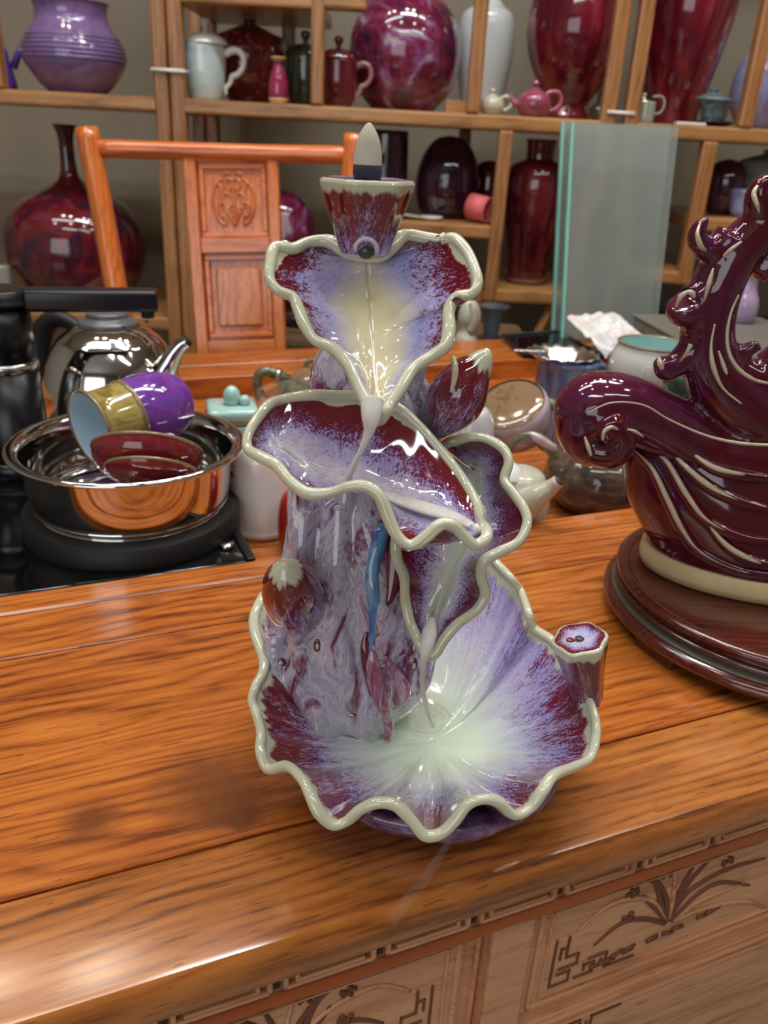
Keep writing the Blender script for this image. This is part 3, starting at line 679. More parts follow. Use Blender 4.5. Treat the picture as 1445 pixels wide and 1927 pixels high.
# incense cone
ic = empty('incense_cone', (pc[0], podY-.002, zq(338)), 'pale grey incense cone with charred base standing on top', 'incense cone')
cy0 = podY-.002; zz = lambda y: aty(692, y, cy0)[2]
cc = (aty(692, 300, cy0)[0], cy0)
MB().lathe(smp([(.0058, zz(312)), (.0056, zz(290)), (.0048, zz(268)), (.0034, zz(250)), (.0015, zz(235)), (.0004, zz(231)), (0, zz(230.5))], 5), cc, 40).mk('cone_body', M_incense, ic)
MB().lathe([(0, zz(338)), (.0056, zz(338)), (.0060, zz(325)), (.0059, zz(310)), (0, zz(309))], cc, 40, lobes=(5, .01)).mk('charred_base', M_ash, ic)
# smoke
M_smoke = NT('smoke_stream'); _b = M_smoke.b; _b.inputs['Base Color'].default_value = (.86, .82, .78, 1); _b.inputs['Roughness'].default_value = .9
_b.inputs['Specular IOR Level'].default_value = 0
_a = M_smoke.math('MULTIPLY', M_smoke.noise(M_smoke.map(M_smoke.geo(), (1, 1, .3)), 80, 3), 1.5); M_smoke.l(_a, _b.inputs['Alpha']); M_smoke = M_smoke.m
M_smoket = M_smoke.copy(); M_smoket.name = 'thin_smoke'
for nd in M_smoket.node_tree.nodes:
    if nd.type == 'MATH': nd.inputs[1].default_value = .30
def smoke(name, pts, label, mat=M_smoke, flat=None, n=16):
    o = tubeP(name, pts, mat, parent=None, n=n, flat=flat, label=label, cat='smoke'); return o
smoke('smoke_stream', [(700,752,-.034,22),(698,785,-.038,18),(694,812,-.038,10),(682,842,-.036,6),(668,870,-.032,5),(655,903,-.024,6)], 'white smoke falling from the upper leaf tip to the middle leaf')
smoke('smoke_stream', [(812,1165,-.014,6),(808,1190,-.022,14),(803,1215,-.030,13),(797,1245,-.031,7),(795,1290,-.024,5),(803,1335,-.014,4),(815,1368,-.004,3)], 'thin white smoke stream falling from lower spout into the bowl')
smoke('smoke_pool', [(700,920,-.0185,5),(740,938,-.021,15),(790,953,-.023,22),(840,968,-.026,20),(880,985,-.032,12),(902,996,-.037,6)], 'cream smoke pooled along the middle leaf hollow', flat=(np.array([0, 0, 1.]), .35))
sw = MB()
for rr in (.0062, .0105, .0135):
    c = onz(803, 1345, .019)
    sw.tube([c+np.array([rr*math.cos(a), rr*.9*math.sin(a), 0]) for a in np.linspace(0, 6.0, 30)], .0008, 8)
sw.mk('smoke_swirl', M_smoket, label='faint round smoke swirl on the bowl floor', cat='smoke')

M_wisp = M_smoke.copy(); M_wisp.name = 'faint_smoke'
for nd in M_wisp.node_tree.nodes:
    if nd.type == 'MATH': nd.inputs[1].default_value = .035
wp = [aty(846, 1582, .268), aty(815, 1630, .262), aty(780, 1680, .256), aty(735, 1730, .245)]
MB().tube(wp, [.0015, .0022, .0028, .0030], 14, steps=5).mk('smoke_wisp', M_wisp, label='very faint smoke wisp drifting down before the bowl front', cat='smoke')
# ------------------------------------------------------------------ the purple wave ornament and its stand (right)
WY = .53
sc_ = np.array([.285, .520])
st = empty('display_stand', (sc_[0], sc_[1], TZ), 'round dark red lacquered wooden stand under the purple wave ornament', 'stand')
def stz(p): return [(r, TZ+z) for r, z in p]
MB().lathe(stz(smp([(0, .0245), (.106, .0245), (.109, .0265), (.112, .029), (.1135, .032), (.111, .0345), (.107, .0345), (.1045, .0330), (.1035, .0325), (0, .0325)], 4)), sc_, 120).mk('top_disc', M_stand, st)
MB().lathe(stz(smp([(.08, .0165), (.1135, .0175), (.1105, .0205), (.1085, .0245), (.107, .0265), (.08, .027)], 4)), sc_, 120).mk('groove', M_standg, st)
MB().lathe(stz(smp([(.09, .0050), (.108, .0052), (.116, .0072), (.1200, .0115), (.1195, .0150), (.1165, .0175), (.1125, .0178), (.09, .0178)], 5)), sc_, 120).mk('base_ring', M_stand, st)
for k in range(5):
    a = math.radians(-152+72*k); d = np.array([math.cos(a), math.sin(a), 0]); t_ = np.array([-d[1], d[0], 0])
    MB().box(np.array([sc_[0], sc_[1], TZ+.0048])+d*.104, (.010, .017, .0048), (d, t_, np.array([0, 0, 1.])), .0015).mk('foot', M_stand, st)
wv = empty('wave_ornament', (.292, .537, TZ+.0345), 'glossy purple ceramic wave shaped ornament with scroll end and cream lines', 'ornament')
def W(px, py, dy=0): return aty(px, py, WY+dy)
def Wr(px, py, r, dy=0): return r*mpp(px, py, WY+dy)
cxe, cye = .294, .540
# cream unglazed base ring, oval
MB().lathe([(0, TZ+.035), (.0995, TZ+.0350), (.1005, TZ+.040), (.1000, TZ+.0485), (.0985, TZ+.0500), (0, TZ+.0500)], (cxe, cye), 96, sx=1.04, sy=.60).mk('unglazed_base', M_creamp, wv)
wb = MB()
# flaring body: oval sections, wide at the base
zt0 = TZ+.049
secs = [(.000, .102, .060, 0), (.006, .103, .058, 0), (.02, .111, .055, -.002), (.04, .121, .051, -.003), (.06, .126, .046, -.003), (.078, .127, .041, -.002), (.092, .123, .033, .003), (.101, .104, .022, .012), (.105, .06, .012, .03)]
V = []; n = 96
S2 = cr(np.array(secs), 5)
for h, a_, b_, ox in S2:
    for k in range(n):
        th = 2*math.pi*k/n; V.append((cxe+ox+a_*math.cos(th), cye+b_*math.sin(th), zt0+h))
Fc = [(i*n+k, i*n+(k+1) % n, (i+1)*n+(k+1) % n, (i+1)*n+k) for i in range(len(S2)-1) for k in range(n)]
Fc += [tuple(reversed(range(n))), tuple((len(S2)-1)*n+k for k in range(n))]
wb.add(V, Fc)
def wt(pts, mb=wb, n=20, steps=8, fl=None): mb.tube([W(a, b, c) for a, b, c, r in pts], [Wr(a, b, r, c) for a, b, c, r in pts], n, steps=steps, flat=fl)
# upper roll that ends in the scroll at the left
wt([(1560,905,.0,60),(1445,880,.0,64),(1330,845,.0,62),(1240,795,-.004,60),(1170,768,-.008,64),(1116,770,-.010,70),(1102,800,-.012,60),(1108,832,-.014,46),(1130,840,-.016,38),(1150,826,-.018,30)])
wt([(1112,846,-.022,32),(1150,852,-.026,32),(1170,828,-.030,28),(1160,802,-.032,22),(1140,806,-.034,17),(1142,822,-.038,14),(1152,826,-.041,9)])
# rising arc of the wave and its curls
wt([(1500,800,.0,64),(1430,785,.0,66),(1372,742,.0,62),(1338,690,.0,54),(1330,630,.0,50),(1338,570,.0,50),(1362,510,.0,48),(1400,458,.0,44),(1445,422,.0,42),(1510,405,.0,40)])
wt([(1500,740,.0,40),(1445,728,-.004,36),(1400,700,-.004,28),(1375,670,-.002,18)])
wt([(1320,640,-.002,34),(1292,668,-.004,27),(1264,692,-.006,23),(1250,694,-.007,21),(1243,676,-.009,15)])
wt([(1335,552,-.002,42),(1308,570,-.004,38),(1290,580,-.006,37),(1288,568,-.008,32)])
wt([(1370,455,-.002,38),(1345,470,-.004,27),(1322,464,-.006,23),(1312,445,-.007,20),(1318,425,-.008,15),(1330,415,-.009,9),(1335,412,-.009,5)])
wt([(1440,410,-.002,34),(1430,388,-.004,30),(1432,362,-.006,28),(1444,348,-.008,22),(1455,352,-.010,12)])
wt([(1470,480,.0,30),(1440,505,.0,22),(1425,520,-.002,17)])
wt([(1380,668,-.004,22),(1405,660,-.006,15),(1420,650,-.008,11),(1428,662,-.009,7)])
wt([(1445,700,.0,40),(1500,660,.0,44),(1560,600,.0,44)])
wo = wb.mk('wave_body', M_wave, wv); fixn(wo)
md = wo.modifiers.new('blend', 'REMESH'); md.mode = 'VOXEL'; md.voxel_size = .0016; md.use_smooth_shade = True
md = wo.modifiers.new('soft', 'SMOOTH'); md.factor = .6; md.iterations = 10
# raised folds and pale ridges over the front of the body
def body_front(px, py, off=.0):
    """point on the front of the oval body under a pixel"""
    d = ray(px, py); o = np.array([0, 0, CAMZ]); best = None
    for t in np.linspace(.45, .85, 900):
        p = o+d*t*(1/ d[1])*1.0 if False else o+d*(t/d[1])*1.0
        h = min(max(p[2]-zt0, 0), .1049)
        j = np.interp(h, S2[:, 0], S2[:, 1]), np.interp(h, S2[:, 0], S2[:, 2]), np.interp(h, S2[:, 0], S2[:, 3])
        if ((p[0]-cxe-j[2])/j[0])**2+((p[1]-cye)/j[1])**2 <= 1: return p-d/np.linalg.norm(d)*off
    return o+d*(.50/d[1])
folds = [[(1185,842),(1225,880),(1255,940),(1285,1000),(1320,1040),(1400,1075),(1500,1085)], [(1195,822),(1250,865),(1290,930),(1330,980),(1400,1012),(1480,1020)],
         [(1245,832),(1290,880),(1340,920),(1395,945),(1450,960)], [(1290,845),(1340,880),(1400,895),(1450,900)], [(1330,985),(1370,1030),(1430,1060),(1500,1065)]]
fm = MB(); pm = []
for i, f_ in enumerate(folds):
    q = cr(np.array(f_, float), 6); N = len(q)
    pp = [body_front(x, y, 0) for x, y in q]
    fm.tube(pp, [.0046*(.35+.65*math.sin(math.pi*min(.97, k/N*.9+.06))) for k in range(N)], 12)
    off = [p+np.array([-.0012, -.0034, .0018]) for p in pp]
    m = MB(); m.tube(off[int(N*.02):int(N*.72)], [.0019*math.sin(math.pi*min(1, max(.04, k/(N*.7)))) for k in range(int(N*.02), int(N*.72))], 10)
    m.mk('pale_ridge', M_ridge, wv)
fo = fm.mk('wave_fold', M_wave, wv); fixn(fo)
def ridge(pts): MB().tube([W(a, b, c-.0022) for a, b, c, r in pts], [Wr(a, b, r*.8, c) for a, b, c, r in pts], 10, steps=6).mk('pale_ridge', M_ridge, wv)
ridge([(1318,418,-.018,2),(1312,440,-.025,5),(1318,462,-.026,6),(1328,472,-.022,3)])
ridge([(1272,578,-.028,3),(1280,560,-.030,6),(1292,550,-.030,5),(1302,552,-.030,7),(1306,560,-.030,4)])
ridge([(1240,672,-.017,3),(1242,684,-.019,7),(1246,694,-.019,5)])
ridge([(1342,505,-.021,2),(1335,530,-.023,6),(1328,555,-.023,4),(1324,568,-.021,2)])
ridge([(1300,648,-.019,6),(1292,664,-.019,4),(1280,680,-.016,2)])
ridge([(1395,455,-.022,3),(1375,470,-.022,5),(1362,482,-.020,4)])
ridge([(1425,350,-.017,4),(1418,365,-.020,6),(1424,385,-.023,5),(1428,400,-.022,2)])
ridge([(1390,555,-.018,2),(1375,590,-.021,3),(1368,630,-.022,4),(1372,665,-.024,4),(1390,695,-.026,5),(1420,715,-.028,4),(1450,722,-.028,3)])
ridge([(1345,610,-.024,2),(1338,650,-.026,3),(1342,690,-.028,6),(1360,730,-.030,3),(1395,760,-.034,2)])
ridge([(1352,660,-.024,2),(1362,690,-.026,5),(1368,705,-.028,2)])
ridge([(1134,828,-.049,3),(1137,812,-.049,5),(1150,804,-.048,5),(1162,808,-.046,3)])
ridge([(1180,808,-.036,2),(1195,812,-.036,4),(1210,822,-.034,2)])
ridge([(1100,822,-.036,2),(1106,840,-.038,5),(1112,858,-.040,3)])
ridge([(1105,778,-.044,1.5),(1150,758,-.044,2),(1210,762,-.042,2),(1260,790,-.042,2),(1330,820,-.044,3),(1400,835,-.046,4),(1480,838,-.046,3)])

# ------------------------------------------------------------------ things in the sunken tray
ZB = -.030
def hob_u(px, py): return uvof(px, py, -.004)
hb = empty('electric_hob', tb(-.15, .76, ZB+.0002), 'black glass electric tea hob in the left end of the tray', 'tea hob')
MB().box(tb(-.186, .765, -.0176), (.325, .190, .012), AX, .004).mk('hob_body', M_bglass, hb)
gl_ = MB(); gl_.box(tb(.1355, .765, -.0045), (.0035, .190, .0015), AX, .0008); gl_.mk('hob_trim', M_black, hb)
bY = aty(243, 1020, .565); bcx, bcy = float(aty(243, 860, .64)[0]), .640
MB().lathe(smp([(0, TZ-.0062), (.090, TZ-.0062), (.090, TZ-.003), (.089, TZ+.0115), (.086, TZ+.0140), (0, TZ+.0140)], 1), (bcx, bcy), 72).mk('heating_plate', M_blackm, hb)
kn = onz(427, 1030, -.005); MB().lathe([(0, kn[2]), (.006, kn[2]), (.0055, kn[2]+.004), (0, kn[2]+.004)], kn[:2], 20).mk('touch_knob', M_steel, hb)
# water column with its swing arm
dc = empty('water_dispenser', aty(20, 960, .72), 'black plastic water column with swing arm left of the kettle', 'water dispenser')
dY = .745; dx = float(aty(22, 750, dY)[0]); dz = lambda y: aty(22, y, dY)[2]; dr = .026
MB().lathe([(0, TZ-.0048), (.034, TZ-.0048), (.034, TZ+.006), (.031, TZ+.010), (0, TZ+.010)], (dx, dY), 48).mk('column_base', M_black, dc)
MB().lathe([(0, TZ+.005), (dr*1.16, TZ+.005), (dr*1.12, dz(820)), (dr*1.06, dz(690)), (0, dz(690))], (dx, dY), 48).mk('column', M_black, dc)
MB().lathe([(0, dz(692)), (dr*1.08, dz(692)), (dr*1.08, dz(676)), (0, dz(676))], (dx, dY), 48).mk('chrome_ring', M_steel2, dc, label='chrome ring on the column')
MB().lathe([(0, dz(677)), (dr*1.05, dz(677)), (dr, dz(568)), (0, dz(568))], (dx, dY), 48).mk('upper_column', M_black, dc)
MB().lathe(smp([(0, dz(572)), (dr*1.12, dz(571)), (dr*1.15, dz(560)), (dr*1.05, dz(547)), (dr*.9, dz(543)), (0, dz(542))], 3), (dx, dY), 48).mk('column_cap', M_black, dc)
a0, a1 = aty(45, 560, dY), aty(297, 562, dY+.03)
ad = a1-a0; aL = np.linalg.norm(ad[:2]); axd = np.array([ad[0]/aL, ad[1]/aL, 0]); ayd = np.array([-axd[1], axd[0], 0])
am = MB(); am.box((a0+a1)/2*np.array([1, 1, 0])+np.array([0, 0, dz(562)]), (aL/2, .0125, .0098), (axd, ayd, np.array([0, 0, 1.])), .004)
am.mk('swing_arm', M_black, dc)
nz_ = a1-axd*.010; MB().lathe([(0, dz(574)), (.0065, dz(574)), (.006, dz(596)), (0, dz(596))], nz_[:2], 20).mk('nozzle', M_blackm, dc)
# kettle
kY = .84; kx = float(aty(215, 740, kY)[0]); kz = lambda y: aty(215, y, kY)[2]; km = mpp(215, 700, kY)
ke = empty('kettle', (kx, kY, TZ-.006), 'polished steel kettle with black lid knob behind the steel basin', 'kettle')
MB().lathe(smp([(0, TZ-.0036), (124*km, TZ-.0036), (130*km, TZ+.003), (131*km, kz(755)), (124*km, kz(710)), (112*km, kz(672)), (97*km, kz(645)), (90*km, kz(636)), (86*km, kz(632))], 6), (kx, kY), 72).mk('kettle_body', M_steel, ke)
MB().lathe(smp([(92*km, kz(637)), (86*km, kz(632)), (70*km, kz(620)), (48*km, kz(611)), (20*km, kz(608)), (0, kz(608))], 4), (kx, kY), 72).mk('kettle_lid', M_steel, ke)
MB().lathe(smp([(52*km, kz(613)), (52*km, kz(606)), (44*km, kz(600)), (38*km, kz(596)), (36*km, kz(588)), (20*km, kz(584)), (0, kz(583))], 3), (kx, kY), 48).mk('lid_knob', M_grey, ke, label='dark grey lid knob')
for i, (x, y) in enumerate(((233, 616), (260, 612), (276, 605))):
    MB().ball(aty(x, y, kY-.030+.012*i), .0017, 10).mk('steam_hole', M_blackm, ke)
sp = [(282, 730, -.02, 30), (305, 705, -.03, 24), (325, 670, -.03, 17), (340, 650, -.03, 13), (352, 642, -.03, 11)]
MB().tube([aty(a, b, kY+c) for a, b, c, r in sp], [r*km for a, b, c, r in sp], 24, steps=6, cap=False).mk('spout', M_steel, ke)
spo_ = [x for x in ke.children if x.name.startswith('spout')][0]
MB().tube([aty(348, 646, kY-.03), aty(353.5, 640.5, kY-.03)], [8*km, 10*km], 20).mk('spout_opening', M_blackm, spo_)
MB().tube([aty(150, 618, kY), aty(112, 600, kY+.01), aty(85, 615, kY+.015), aty(75, 660, kY+.015), aty(80, 720, kY+.01), aty(100, 745, kY)], [.006, .009, .011, .011, .010, .008], 14, steps=6).mk('kettle_handle', M_blackm, ke)
# steel basin with its cups
bs = empty('steel_basin', (bcx, bcy, TZ+.0142), 'polished steel basin holding cups, on the black hob', 'basin')
zr = TZ+.067; R1 = 215*mpp(243, 840, bcy)
ip = [(0, TZ+.0143), (R1*.74, TZ+.0143), (R1*.80, TZ+.0155), (R1*.845, TZ+.022), (R1*.87, TZ+.036), (R1*.885, TZ+.058), (R1*.90, zr-.002), (R1*.97, zr+.0005), (R1*1.0, zr-.001), (R1*1.003, zr+.0015), (R1*.97, zr+.003), (R1*.90, zr), (R1*.872, TZ+.0585), (R1*.857, TZ+.038), (R1*.825, TZ+.025), (R1*.78, TZ+.0178), (0, TZ+.0160)]
MB().lathe(smp(ip, 4), (bcx, bcy), 96).mk('basin_shell', M_steel, bs)
def tilted_lathe(name, c, axis, prof, mat, parent=None, seg=56, **k):
    """profile (r, h) about an axis through c"""
    az = np.array(axis, float); az /= np.linalg.norm(az); x = np.cross(az, [0, 0, 1.] if abs(az[2]) < .9 else [1., 0, 0]); x /= np.linalg.norm(x); y = np.cross(az, x)
    V = [np.asarray(c)+az*h+(x*math.cos(2*math.pi*i/seg)+y*math.sin(2*math.pi*i/seg))*r for r, h in prof for i in range(seg)]
    n = len(prof); Fc = [(i*seg+q, i*seg+(q+1) % seg, (i+1)*seg+(q+1) % seg, (i+1)*seg+q) for i in range(n-1) for q in range(seg)]
    return mk(name, V, Fc, mat, parent, **k)
M_olive = glaze_mottle('olive_gold_glaze', [(.20, .13, .03), (.38, .29, .08), (.28, .20, .05)], 30, 3)
M_violet = glaze_mottle('violet_glaze', [(.13, .03, .24), (.20, .05, .33), (.12, .05, .30)], 30, 1)
M_skyin = plain('pale_blue_inner_glaze', (.45, .62, .72), .1, coat=.6, var=.04)
M_oxcup = glaze_mottle('oxblood_cup_glaze', [(.14, .008, .012), (.22, .018, .022), (.12, .012, .02)], 60, 1)
M_rimb = plain('brown_rim_glaze', (.22, .15, .07), .2, coat=.4)
c1 = aty(210, 815, .615); c1m = mpp(200, 815, .615)
cpa = np.array([.66, .74, .10]); cpa /= np.linalg.norm(cpa)
mug = empty('tea_mug', aty(245, 850, .62), 'mug lying on its side, pale blue inside, olive and violet outside', 'mug')
cm = aty(169, 808, .620)
MR = .0312
tilted_lathe('mug_rim', cm, cpa, [(MR*.97, .001), (MR*1.03, -.001), (MR*1.05, .002), (MR*.97, .004)], M_rimb, mug)
tilted_lathe('mug_inside', cm, cpa, [(MR*.97, 0), (MR*.90, .01), (MR*.85, .03), (MR*.6, .046), (0, .048)], M_skyin, mug, label='pale blue glazed inside')
tilted_lathe('mug_neck', cm, cpa, smp([(MR*1.03, .001), (MR*.93, .008), (MR*.93, .022), (MR*.95, .033)], 4), M_olive, mug, label='olive gold glazed neck')
tilted_lathe('glaze_band', cm, cpa, [(MR*.95, .032), (MR*1.0, .0335), (MR*.98, .036)], M_rimb, mug)
tilted_lathe('mug_body', cm, cpa, smp([(MR*.96, .035), (MR*1.0, .048), (MR*.97, .064), (MR*.80, .080), (MR*.6, .087), (0, .088)], 4), M_violet, mug, label='violet glazed body')
cb = MB()
def bowl_cup(c, ax, r, h, label, nm='tea_bowl'):
    o = empty(nm, c, label, 'tea bowl')
    tilted_lathe('bowl_wall', c, ax, smp([(0, -h), (r*.45, -h), (r*.50, -h*.9), (r*.80, -h*.62), (r*.96, -h*.3), (r, 0), (r*.985, .001), (r*.93, -h*.3), (r*.75, -h*.6), (0, -h*.82)], 4), M_oxcup, o)
    tilted_lathe('bowl_lip', c, ax, [(r*.975, -.0012), (r*1.012, -.0010), (r*1.012, .0012), (r*.98, .0016), (r*.975, -.0012)], M_rimb, o)
    return o
bowl_cup(aty(278, 848, .612), (-.05, .62, .77), .0430, .030, 'dark red tea bowl tipped in the basin, against the violet mug')
bowl_cup(aty(285, 885, .590), (-.04, .60, .79), .0350, .012, 'smaller dark red tea bowl, lowest and nearest in the basin')

# lidded and open pots behind and beside the burner; profiles are (half width px, y px)
def pxprof(cx, Y, prof, n=5):
    return smp([(max(hw, 0)*mpp(cx, y, Y), aty(cx, y, Y)[2]) for hw, y in prof], n)
def pot(name, cx, Y, zbase, prof, mat, label=None, cat=None, parent=None, group=None, seg=56, n=5, sy=1, **k):
    x = float(aty(cx, prof[0][1], Y)[0]); pr = pxprof(cx, Y, prof, n)
    dz = zbase-pr[0][1] if zbase is not None else 0
    zt_m = max(z for r, z in pr); z00 = pr[0][1]; kz_ = (zt_m-zbase)/(zt_m-z00) if (zbase is not None and (parent is None or abs(zbase-ZT) < 1e-5) and abs(dz) < .06) else None
    pr = [(r, z+dz) for r, z in pr] if kz_ is None else [(r, zbase+(z-z00)*kz_) for r, z in pr]
    m = MB().lathe([(0, pr[0][1])]+pr, (x, Y), seg, sy=sy)
    return m.mk(name, mat, parent, label=label, cat=cat, group=group, **k), (x, Y, pr, dz)
def potroot(name, cx, Y, zb, label, cat, group=None): return empty(name, (float(aty(cx, 300, Y)[0]) if zb is None else float(aty(cx, 600, Y)[0]), Y, zb), label, cat, group)
ZT = TZ+ZB+.0008
wm = empty('white_canister', (float(aty(487, 900, .69)[0]), .69, ZT), 'tall white porcelain canister with dark marks beside the basin', 'canister')
pot('canister_body', 492, .692, ZT, [(58, 1001), (62, 992), (60, 975), (60, 880), (57, 850), (46, 832), (36, 826), (33, 824), (0, 823)], M_white, parent=wm)
for (x, y, w_, h_) in [(433, 872, 8, 3), (440, 880, 10, 3), (434, 893, 7, 3), (442, 902, 9, 10), (436, 915, 5, 3), (448, 886, 3, 4), (431, 905, 3, 14)]:
    p = aty(x, y, .69); dirc = np.array([x-490., 0, 0]); 
    R_ = 60.6*mpp(490, 900, .69); ox = float(aty(490, 900, .69)[0]); sx_ = max(-.97, min(.97, (p[0]-ox)/R_*.97)); 
    pp = np.array([ox+R_*sx_, .69-R_*math.sqrt(1-sx_*sx_), aty(x, y, .66)[2]]); nn = np.array([sx_, -math.sqrt(1-sx_*sx_), 0]); tt = np.array([-nn[1], nn[0], 0])
    MB().box(pp, (w_*.00022, .0003, h_*.00022), (tt, nn, np.array([0, 0, 1.]))).mk('dark_mark', M_blackm, wm, smooth=False)
cj = empty('lidded_jar', (float(aty(437, 780, .80)[0]), .80, ZT), 'celadon green jar with square lid and knob behind the white canister', 'jar')
cjx = float(aty(437, 780, .80)[0]); cm_ = mpp(437, 790, .80); q1, q2 = aty(437, 785, .80)[2], aty(437, 760, .80)[2]
ax45 = (np.array([.96, .28, 0]), np.array([-.28, .96, 0]), np.array([0, 0, 1.]))
MB().box((cjx, .80, (ZT+q1)/2), (.026, .026, (q1-ZT)/2-.0005), ax45, .008).mk('jar_body', M_celadon, cj)
MB().box((cjx, .80, (q1+q2)/2), (.0255, .0255, (q2-q1)/2), ax45, .005).mk('jar_lid', M_celadon, cj)
MB().box((cjx, .80, q1), (.0262, .0262, .0012), ax45, .001).mk('lid_edge', M_rimb, cj)
MB().ball((cjx, .80, q2+.007), .0100, 20, (.9, .9, 1.2)).ball((cjx+.013, .80, q2+.004), .006, 14).mk('lid_knob', M_celadon, cj)
rj, _ = pot('red_pot', 556, .655, ZT, [(20, 1040), (30, 1030), (34, 1000), (33, 965), (26, 935), (12, 922), (0, 920)], plain('tomato_red_glaze', (.33, .02, .012), .12, coat=.6), 'small round tomato red pot half hidden behind the lotus burner', 'pot')
M_darkgreen = glaze_mottle('dark_green_glaze', [(.05, .06, .03), (.12, .14, .07), (.22, .20, .12)], 60, 1)
M_brownlid = glaze_mottle('brown_lid_glaze', [(.16, .085, .04), (.26, .16, .09), (.20, .12, .06)], 20, 1)
g1 = empty('green_teapot', (float(aty(590, 720, 1.0)[0]), 1.03, ZT), 'green handled teapot with brown lid behind the glass pot', 'teapot')
pot('teapot_body', 592, 1.03, ZT, [(40, 790), (62, 775), (72, 750), (66, 728), (55, 718), (50, 716)], M_darkgreen, parent=g1)
pot('teapot_lid', 592, 1.03, None, [(52, 718), (50, 712), (35, 700), (16, 692), (0, 690)], M_brownlid, parent=g1)
MB().tube([aty(575, 690, 1.0), aty(580, 680, 1.0), aty(600, 678, 1.0), aty(612, 690, 1.0)], [.003]*4, 10, steps=4).mk('lid_loop', M_darkgreen, g1)
MB().tube([aty(540, 712, 1.0), aty(522, 706, .995), aty(500, 699, .99), aty(487, 706, .99), aty(484, 728, .99), aty(489, 750, .995), aty(505, 770, 1.0)], [.006, .0075, .0062, .006, .006, .006, .005], 14, steps=5).mk('handle', M_darkgreen, g1)
MB().tube([aty(527, 707, .996), aty(518, 704, .995)], [.0085, .0085], 14).mk('handle_collar', M_steel2, g1)
M_glass = NT('clear_glass'); M_glass = M_glass.fin((.92, .97, .95), .02, Transmission_Weight=.92, IOR=1.45)
gp, _ = pot('glass_pot', 560, .90, ZT, [(50, 810), (68, 800), (76, 775), (78, 752), (76, 738), (74, 736), (74, 740), (74, 775), (60, 800), (0, 802)], M_glass, 'clear round glass pot in front of the green teapot', 'pot')
# right of the burner
M_pearl = glaze_mottle('pearl_blue_glaze', [(.50, .52, .56), (.62, .60, .60), (.46, .38, .50)], 25, 1)
M_pinkp = glaze_mottle('dusty_pink_glaze', [(.46, .33, .36), (.56, .44, .47), (.40, .30, .36)], 20, 1)
M_bronze = glaze_mottle('bronze_brown_glaze', [(.045, .030, .024), (.085, .055, .042), (.15, .095, .065)], 40, 1, 1, rough=.12)
o1 = empty('pearl_jar', (float(aty(888, 800, .80)[0]), .80, ZT), 'pearly blue white round jar behind the pointed bud', 'jar')
pot('jar_body', 885, .80, ZT, [(30, 862), (42, 845), (42, 800), (34, 775), (22, 765), (0, 763)], M_pearl, parent=o1)
o2, _ = pot('lilac_saucer_lid', 880, .70, ZT, [(20, 890), (34, 880), (52, 850), (48, 832), (30, 822), (0, 818)], glaze_mottle('lilac_pearl_glaze', [(.52, .45, .62), (.62, .60, .70), (.66, .52, .50)], 20, 1), 'low lilac dish between the middle leaf and the pearly jar', 'dish')
o3 = empty('pink_bowl', (float(aty(965, 780, .84)[0]), .84, ZT), 'dusty pink bowl tipped over with a brown underside', 'bowl')
axp = np.array([-.35, -.42, .80])
cpk = aty(962, 765, .84)
tilted_lathe('bowl_shell', cpk, -axp, smp([(.036, -.004), (.0385, .0), (.0395, .006), (.0385, .022), (.031, .040), (.018, .047), (0, .048)], 4), M_pinkp, o3)
tilted_lathe('brown_base', cpk, -axp, smp([(0, -.0065), (.022, -.006), (.033, -.004), (.0355, -.001), (.036, .002)], 3), M_brownlid, o3, label='flat brown unglazed top')
bt = empty('brown_teapot', (float(aty(1110, 900, .79)[0]), .79, ZT), 'large mottled bronze brown teapot left of the wave ornament', 'teapot')
pot('teapot_body', 1110, .785, ZT, [(52, 978), (74, 965), (94, 935), (99, 900), (88, 862), (62, 840), (40, 833), (0, 831)], M_bronze, parent=bt)
bh = [(1045, 860, -.01, 12), (1030, 838, -.012, 14), (1010, 822, -.012, 11), (985, 820, -.01, 9), (963, 835, -.008, 8), (957, 860, -.006, 8), (968, 885, -.004, 8), (1000, 898, -.004, 7), (1030, 898, -.008, 8)]
MB().tube([aty(a, b, .755+c) for a, b, c, r in bh], [r*mpp(a, b, .755)*.8 for a, b, c, r in bh], 14, steps=5).mk('branch_handle', M_darkgreen, bt)
MB().tube([aty(998, 815, .742), aty(1012, 825, .740), aty(1040, 842, .740), aty(1046, 850, .745)], [.002, .0045, .0035, .001], 10, steps=4).mk('handle_knot', M_pinkp, bt)
gh = empty('green_jug', (float(aty(1080, 800, .86)[0]), .86, ZT), 'dark green jug with ring handle behind the wave scroll', 'jug')
pot('jug_body', 1085, .87, ZT, [(40, 880), (50, 860), (48, 810), (36, 775), (34, 762), (30, 764), (0, 775)], M_darkgreen, parent=gh)
MB().tube([aty(1055, 770, .85), aty(1030, 760, .85), aty(1013, 780, .85), aty(1010, 810, .85), aty(1025, 838, .85), aty(1050, 845, .85)], [.006, .007, .007, .007, .007, .006], 14, steps=5).mk('ring_handle', M_darkgreen, gh)
ct = empty('cream_teapot', (float(aty(975, 940, .69)[0]), .69, ZT), 'cream teapot with white lid and short spout behind the side leaf', 'teapot')
M_crpot = glaze_mottle('cream_green_glaze', [(.48, .47, .36), (.55, .53, .42), (.52, .42, .36)], 14, 1)
pot('teapot_body', 965, .705, ZT, [(38, 1000), (54, 985), (62, 955), (60, 925), (50, 898), (36, 884), (0, 880)], M_crpot, parent=ct)
pot('teapot_lid', 948, .70, None, [(40, 893), (38, 888), (28, 876), (10, 868), (0, 867)], M_white, parent=ct, label='white lid')
spc_ = MB().tube([aty(990, 950, .675), aty(1010, 935, .67), aty(1035, 918, .668), aty(1050, 906, .666)], [.0155, .0115, .0075, .0058], 20, steps=5).mk('spout', M_crpot, ct)
